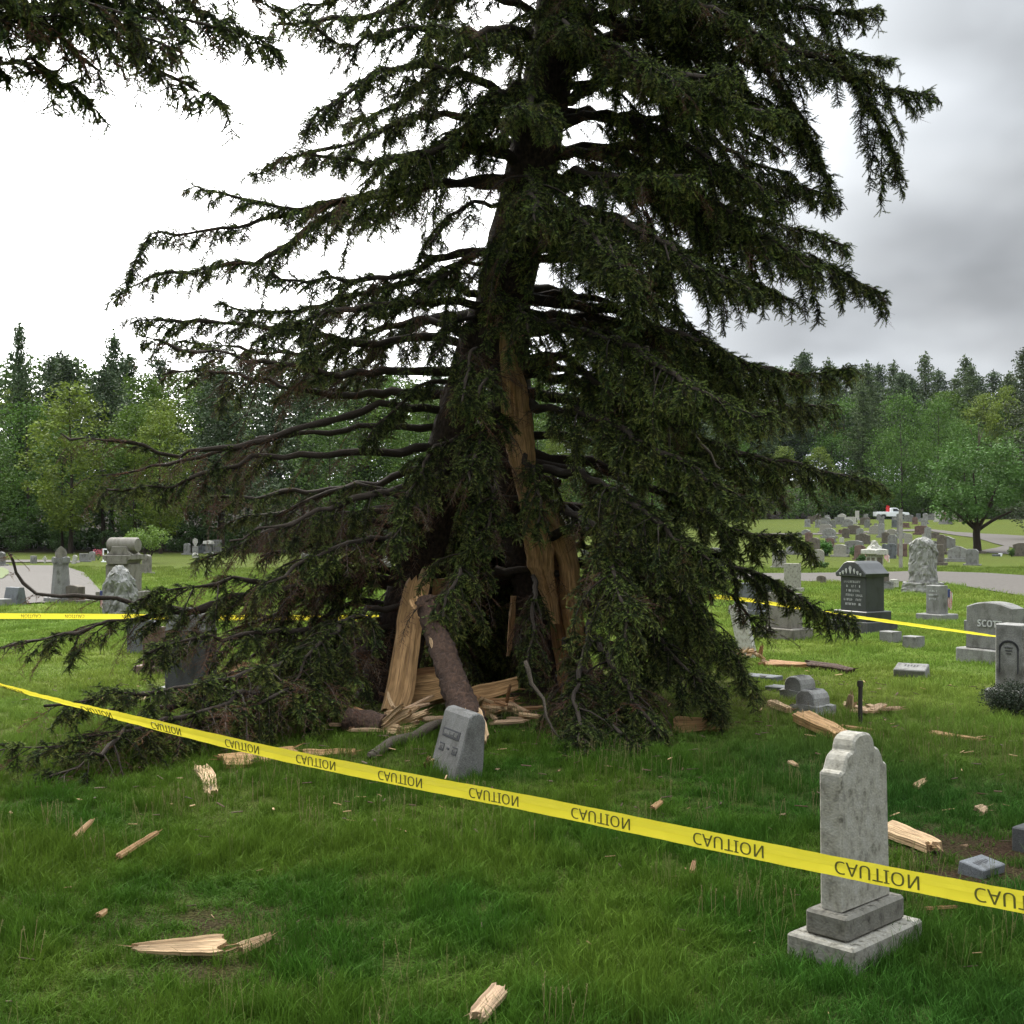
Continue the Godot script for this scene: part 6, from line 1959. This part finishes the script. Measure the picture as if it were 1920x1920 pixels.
	# pieces on the lawn in front, from left to right
	piece("wood_splinter", "crooked pale splinter standing out of the grass at the left", "wood", lift(G(378, 1442), 0.03), lift(G(402, 1500), 0.03), 0.14, 0.03, 0.15, M.wood_pale, Vector3(0, 1, 0.3), 0.35)
	piece("wood_plank", "long weathered plank half sunk in grass below the tape", "wood", lift(G(414, 1440), 0.05), lift(G(560, 1424), 0.05), 0.2, 0.05, 0.05, M.wood, Vector3(0, 1, 0.5), 0.35)
	piece("wood_plank", "tan strip lying behind the tape right of the long plank", "wood", lift(G(566, 1424), 0.05), lift(G(668, 1420), 0.05), 0.1, 0.04, 0.08, M.wood, Vector3(0, 1, 0.5), 0.4)
	piece("wood_splinter", "broad pale splinter on bare earth in the left foreground", "wood", lift(G(244, 1800), 0.05), lift(G(428, 1798), 0.07), 0.125, 0.025, 0.12, M.wood_pale, Vector3(0.1, 1, 0.45), 0.75)
	piece("wood_splinter", "narrow pale splinter right of the broad foreground splinter", "wood", lift(G(446, 1800), 0.05), lift(G(512, 1784), 0.08), 0.06, 0.03, 0.1, M.wood_pale, Vector3(0, 1, 0.4), 0.6)
	piece("wood_chunk", "pale broken chunk cut by the bottom edge of the photo", "wood", lift(G(890, 1935), 0.06), lift(G(940, 1888), 0.09), 0.085, 0.035, 0.14, M.chip, Vector3(0.2, 1, 0.3), 0.1)
	piece("wood_chip", "upright orange chip left of the slant gravestone", "wood", lift(G(800, 1442), 0.0), P(806, 1418, 10.6), 0.1, 0.03, 0.25, M.wood_pale, Vector3(0, 0.3, 1), 0.3)
	piece("wood_splinter", "thin tan splinter in tall grass far left", "wood", lift(G(138, 1590), 0.07), lift(G(174, 1570), 0.12), 0.05, 0.02, 0.1, M.wood, Vector3(0, 1, 0.4), 0.5)
	piece("wood_splinter", "longer tan splinter sunk in grass right of the far left one", "wood", lift(G(218, 1626), 0.06), lift(G(296, 1590), 0.11), 0.05, 0.02, 0.1, M.wood, Vector3(0, 1, 0.4), 0.5)
	piece("wood_chip", "small tan chip above the broad foreground splinter", "wood", lift(G(184, 1735), 0.05), lift(G(202, 1728), 0.06), 0.04, 0.02, 0.1, M.wood, Vector3(0, 1, 0.4), 0.5)
	# right side
	piece("split_plank", "long orange split plank lying right of the spruce before the marble stone", "wood", lift(G(1500, 1362), 0.12), lift(G(1588, 1396), 0.06), 0.2, 0.09, 0.08, M.wood, Vector3(0.1, 1, 0.7), 0.12)
	piece("split_plank", "short pale plank end left of the long orange plank", "wood", lift(G(1446, 1330), 0.08), lift(G(1478, 1346), 0.08), 0.12, 0.06, 0.1, M.wood_pale, Vector3(0.1, 1, 0.7), 0.3)
	piece("wood_slab", "brown slab lying under the spruce's lowest right boughs", "wood", lift(G(1262, 1372), 0.06), lift(G(1352, 1374), 0.07), 0.2, 0.07, 0.08, M.wood, Vector3(0, 0.7, 1), 0.5)
	piece("split_plank", "jagged pale plank behind the marble headstone", "wood", lift(G(1655, 1566), 0.06), lift(G(1752, 1604), 0.05), 0.17, 0.06, 0.12, M.wood_pale, Vector3(0.1, 1, 0.7), 0.35)
	piece("bark_strip", "dark ragged bark strip on the lawn beyond the barrel markers", "bark", lift(G(1500, 1250), 0.04), lift(G(1612, 1264), 0.04), 0.26, 0.08, 0.2, M.log_bark, Vector3(0, 1, 0.3), 0.55)
	piece("bark_strip", "thin reddish bark strip left of the dark ragged one", "bark", lift(G(1434, 1250), 0.04), lift(G(1512, 1255), 0.04), 0.24, 0.07, 0.12, M.wood_old, Vector3(0, 1, 0.3), 0.6)
	piece("wood_splinter", "long thin weathered splinter in the open lawn at the right", "wood", lift(G(1742, 1382), 0.05), lift(G(1842, 1396), 0.05), 0.09, 0.025, 0.08, M.wood, Vector3(0, 1, 0.3), 0.6)
	piece("wood_splinter", "thin stick lying at the iron post's foot", "wood", lift(G(1574, 1366), 0.03), lift(G(1638, 1374), 0.03), 0.035, 0.02, 0.08, M.wood, Vector3(0, 1, 0.3), 0.6)
	piece("wood_chip", "white chip standing left of the chips by the iron post", "wood", lift(G(1582, 1326), 0.03), P(1588, 1318, 14.6), 0.05, 0.02, 0.1, M.chip, Vector3(0, 0.4, 1), 0.5)
	piece("wood_chip", "orange chip in the grass between plank and marble stone", "wood", lift(G(1480, 1436), 0.04), lift(G(1494, 1446), 0.05), 0.05, 0.02, 0.1, M.wood_pale, Vector3(0, 1, 0.3), 0.5)
	piece("wood_chip", "orange torn chip right of the marble stone's shoulder", "wood", lift(G(1714, 1488), 0.05), lift(G(1738, 1484), 0.09), 0.06, 0.02, 0.2, M.wood_pale, Vector3(0, 1, 0.5), 0.5)
	piece("wood_chip", "round pale chip alone on the lawn at the right", "wood", lift(G(1833, 1534), 0.05), lift(G(1851, 1530), 0.06), 0.09, 0.03, 0.2, M.chip, Vector3(0, 1, 0.5), 0.4)
	piece("wood_chip", "brown chip in the grass behind the tape's middle", "wood", lift(G(1222, 1532), 0.06), lift(G(1242, 1526), 0.1), 0.05, 0.02, 0.2, M.wood, Vector3(0, 1, 0.5), 0.5)
	piece("wood_chip", "reddish chip in the grass in front of the tape", "wood", lift(G(1297, 1652), 0.05), lift(G(1301, 1640), 0.09), 0.035, 0.02, 0.2, M.wood_old, Vector3(0, 0.6, 1), 0.4)
	piece("wood_splinter", "thin pale stick lying right of the marble stone's base", "wood", lift(G(1732, 1720), 0.05), lift(G(1796, 1716), 0.05), 0.02, 0.015, 0.08, M.wood, Vector3(0, 1, 0.3), 0.4)
	# slivers, twigs and flakes too many to count
	var sl := MB.new()
	sl.colored = true
	sl.tint = Color(1, 1, 1)
	sl.box(Vector3(-0.035, 0, -0.006), Vector3(0.035, 0.008, 0.006), 0.003)
	var lw := []
	var lt := []
	for i in 900:
		var an := rng.randf() * TAU
		var rr := 6.5 * pow(rng.randf(), 0.7)
		var p := on(-0.3 + cos(an) * rr * 1.15, -13.6 + sin(an) * rr * 0.8)
		p.y += rng.randf_range(0.01, 0.07)
		var bs := Basis.from_euler(Vector3(rng.randf_range(-0.3, 0.3), rng.randf() * TAU, rng.randf_range(-0.3, 0.3)))
		lw.append(Transform3D(bs.scaled_local(Vector3(rng.randf_range(0.4, 1.8), 1, rng.randf_range(0.5, 1.6))), p))
		lt.append([Color(0.5, 0.34, 0.18), Color(0.09, 0.06, 0.045), Color(0.14, 0.1, 0.07), Color(0.1, 0.055, 0.035), Color(0.1, 0.06, 0.04)][i % 5])
	for i in 70:
		var d := rng.randf_range(5.3, 10.0)
		var p := on(rng.randf_range(-0.45, 0.45) * d, -d)
		p.y += rng.randf_range(0.02, 0.08)
		lw.append(Transform3D(Basis.from_euler(Vector3(rng.randf_range(-0.3, 0.3), rng.randf() * TAU, rng.randf_range(-0.4, 0.4))).scaled_local(Vector3(rng.randf_range(0.3, 1.2), 0.6, rng.randf_range(0.3, 0.7))), p))
		lt.append([Color(0.3, 0.2, 0.1), Color(0.1, 0.07, 0.05), Color(0.12, 0.09, 0.05)][i % 3])
	var litter := scatter("wood_litter", sl.mesh(), M.crown, self, lw, lt)
	tag(litter, "slivers of wood, twigs and bark flakes strewn round the spruce", "litter", "", "stuff")
	heap("tangle of thin pale shards round the foot of the long split plank", G(742, 1372), 0.5, 22, true, 2.0)
	heap("tangle of torn shards behind the slant gravestone and the pale beam", G(930, 1352), 0.5, 18, true, 2.2)
	heap("tangle of shards lying behind the thick torn log", G(800, 1318), 0.55, 16, true, 2.4)
	heap("heap of orange and white wood chips beside the leaning slab", G(1402, 1245), 0.34, 16, true)
	heap("scatter of pale chips behind the iron post", G(1610, 1336), 0.3, 14, false)
	heap("scatter of pale chips under the low left boughs", G(254, 1318), 0.34, 12, false)
	# scattered crumbs all round
	var crumbs := ["left of the slant gravestone", "right of the slant gravestone", "before the lowest front bough", "below the tape's left third", "left of the marble stone", "right of the iron post", "near the barrel markers", "beyond the iron post", "near the slope topped marker", "left of the small flush marker"]
	var spots := [[770, 1436], [938, 1452], [1150, 1448], [330, 1470], [1460, 1540], [1660, 1360], [1450, 1320], [1640, 1300], [1760, 1290], [1800, 1600]]
	for k in 10:
		var g := lift(G(spots[k][0], spots[k][1]), 0.05)
		var an := rng.randf() * TAU
		piece("wood_chip", "tiny pale wood crumb in the grass %s" % crumbs[k], "wood", g, g + Vector3(cos(an), 0.1, sin(an)) * rng.randf_range(0.05, 0.1), 0.022, 0.008, 0.4, M.chip, Vector3(0, 1, 0.3), 0.9, "crumbs of wood in the grass")

func heap(label: String, at: Vector3, r: float, n: int, tall: bool, long := 1.0) -> void:
	var t := thing("wood_chips", label, "wood chips", at)
	for i in n:
		var an := rng.randf() * TAU
		var p := Vector3(cos(an), 0, sin(an)) * r * sqrt(rng.randf())
		p.y = 0.03 + (0.22 * (1.0 - p.length() / r) if tall else 0.02)
		var d := Vector3(rng.randfn(), absf(rng.randfn()) * (0.25 if not tall or long > 1.0 else 0.8), rng.randfn()).normalized() * rng.randf_range(0.12, 0.24) * long
		part("chip", splinter(p, p + d, rng.randf_range(0.05, 0.1) / sqrt(long), 0.025, 0.2, Vector3(0, 1, 0.4), 0.4, rng.randf() * 9.0), [M.chip, M.wood_pale, M.wood_old][i % 3] if tall else [M.chip, M.wood_pale][i % 2], t)

# ---------------------------------------------------------------- caution tape
# pts: [x, y, distance, roll in degrees]: roll 0 shows the tape's face upright to the camera
func tape(label: String, pts: Array, wide: float, texts: Array, flip: Vector2, size: float) -> void:
	var at := P(pts[0][0], pts[0][1], pts[0][2])
	var t := thing("caution_tape", label, "caution tape", at)
	var mids := []
	var rolls := []
	var ctrl := []
	for q in pts: ctrl.append(P(q[0], q[1], q[2]))
	var fine := []
	for i in pts.size() - 1:
		var a: Vector3 = ctrl[maxi(i - 1, 0)]
		var e: Vector3 = ctrl[mini(i + 2, ctrl.size() - 1)]
		for k in 24:
			fine.append(ctrl[i].cubic_interpolate(ctrl[i + 1], a, e, k / 24.0))
			rolls.append(lerpf(pts[i][3], pts[i + 1][3], k / 24.0))
	fine.append(ctrl[-1])
	rolls.append(pts[-1][3])
	var b := MB.new()
	var rows := []
	var frames := []
	for i in fine.size():
		var dir: Vector3 = (fine[mini(i + 1, fine.size() - 1)] - fine[maxi(i - 1, 0)]).normalized()
		var out_ := dir.cross(Vector3.UP).normalized()          # the face turned to the camera
		if out_.dot(EYE - fine[i]) < 0.0: out_ = -out_
		var upv := out_.cross(dir).normalized()
		if upv.y < 0.0: upv = -upv
		var r := deg_to_rad(rolls[i])
		var u2 := upv * cos(r) + out_ * sin(r)
		var o2 := out_ * cos(r) - upv * sin(r)
		frames.append([fine[i], dir, u2, o2])
		var wv := 0.004 * sin(i * 0.55) + 0.003 * sin(i * 1.7)
		var row := []
		for q in [[0.5, 0.0], [0.2, 0.003], [0.02, 0.007], [-0.02, 0.0065], [-0.25, 0.002], [-0.5, -0.003]]:
			row.append(fine[i] - at + u2 * wide * q[0] + o2 * (q[1] + wv * q[0]))
		rows.append(row)
	for i in rows.size() - 1:
		for j in 5: b.quad(rows[i][j], rows[i + 1][j], rows[i + 1][j + 1], rows[i][j + 1])
	part("ribbon", b.mesh(), M.tape, t)
	# one word after another, each bent along the ribbon
	var tm := words("CAUTION", size, 0.002)
	var arr := tm.surface_get_arrays(0)
	var box := tm.get_aabb()
	for f0 in texts:
		var fi: float = f0 * (fine.size() - 1)
		var i0 := clampi(int(fi), 0, fine.size() - 2)
		var w := MB.new()
		for k in arr[Mesh.ARRAY_INDEX]:
			var p: Vector3 = arr[Mesh.ARRAY_VERTEX][k] - box.get_center()
			# walk along the ribbon from the word's middle
			var go := p.x * flip.x
			var i := i0
			var from: Vector3 = fine[i0].lerp(fine[i0 + 1], fi - i0)
			var left := go
			var pos := from
			var step := 1 if go > 0.0 else -1
			var nx := i0 + 1 if go > 0.0 else i0
			left = absf(go)
			while nx >= 0 and nx < fine.size():
				var sd := pos.distance_to(fine[nx])
				if left <= sd and sd > 0.0:
					pos = pos.lerp(fine[nx], left / sd)
					break
				left -= sd
				pos = fine[nx]
				nx += step
			var fr: Array = frames[clampi(nx, 0, fine.size() - 1)]
			w.v.append(pos - at + fr[2] * (p.y * flip.y + wide * 0.02) + fr[3] * (0.0105 + p.z))
			w.c.append(Color.WHITE)
		part("lettering", w.mesh(), M.tape_ink, t)

func make_tapes() -> void:
	tape("yellow caution tape stretched across the foreground before the spruce", [[-160, 1232, 10.4, 55], [0, 1284, 9.3, 50], [140, 1322, 8.7, 45], [260, 1352, 8.25, 20], [500, 1409, 7.3, 5], [760, 1462, 6.5, 0], [1000, 1508, 5.85, 0], [1300, 1570, 5.2, 0], [1650, 1641, 4.6, 0], [1960, 1700, 4.15, 0], [2200, 1748, 3.8, 0]], 0.078,
		[0.115, 0.2375, 0.327, 0.383, 0.4365, 0.497, 0.571, 0.645, 0.72, 0.7986, 0.886], Vector2(1.22, -1), 0.05)
	tape("yellow caution tape on the far side crossing the lawn at the left", [[-200, 1154, 16.6, 0], [0, 1155, 16.9, 0], [200, 1156, 17.3, 0], [450, 1158, 17.8, 0], [740, 1158, 18.3, 0]], 0.075, [0.2, 0.325, 0.43, 0.55, 0.67, 0.8, 0.9], Vector2(-1, -1), 0.045)
	tape("thin edge on caution tape running off to the right headstones", [[1330, 1118, 19.5, 0], [1410, 1126, 18.8, 25], [1560, 1150, 17.9, 45], [1700, 1170, 17.2, 40], [1872, 1194, 16.4, 62]], 0.068, [], Vector2(1, 1), 0.04)
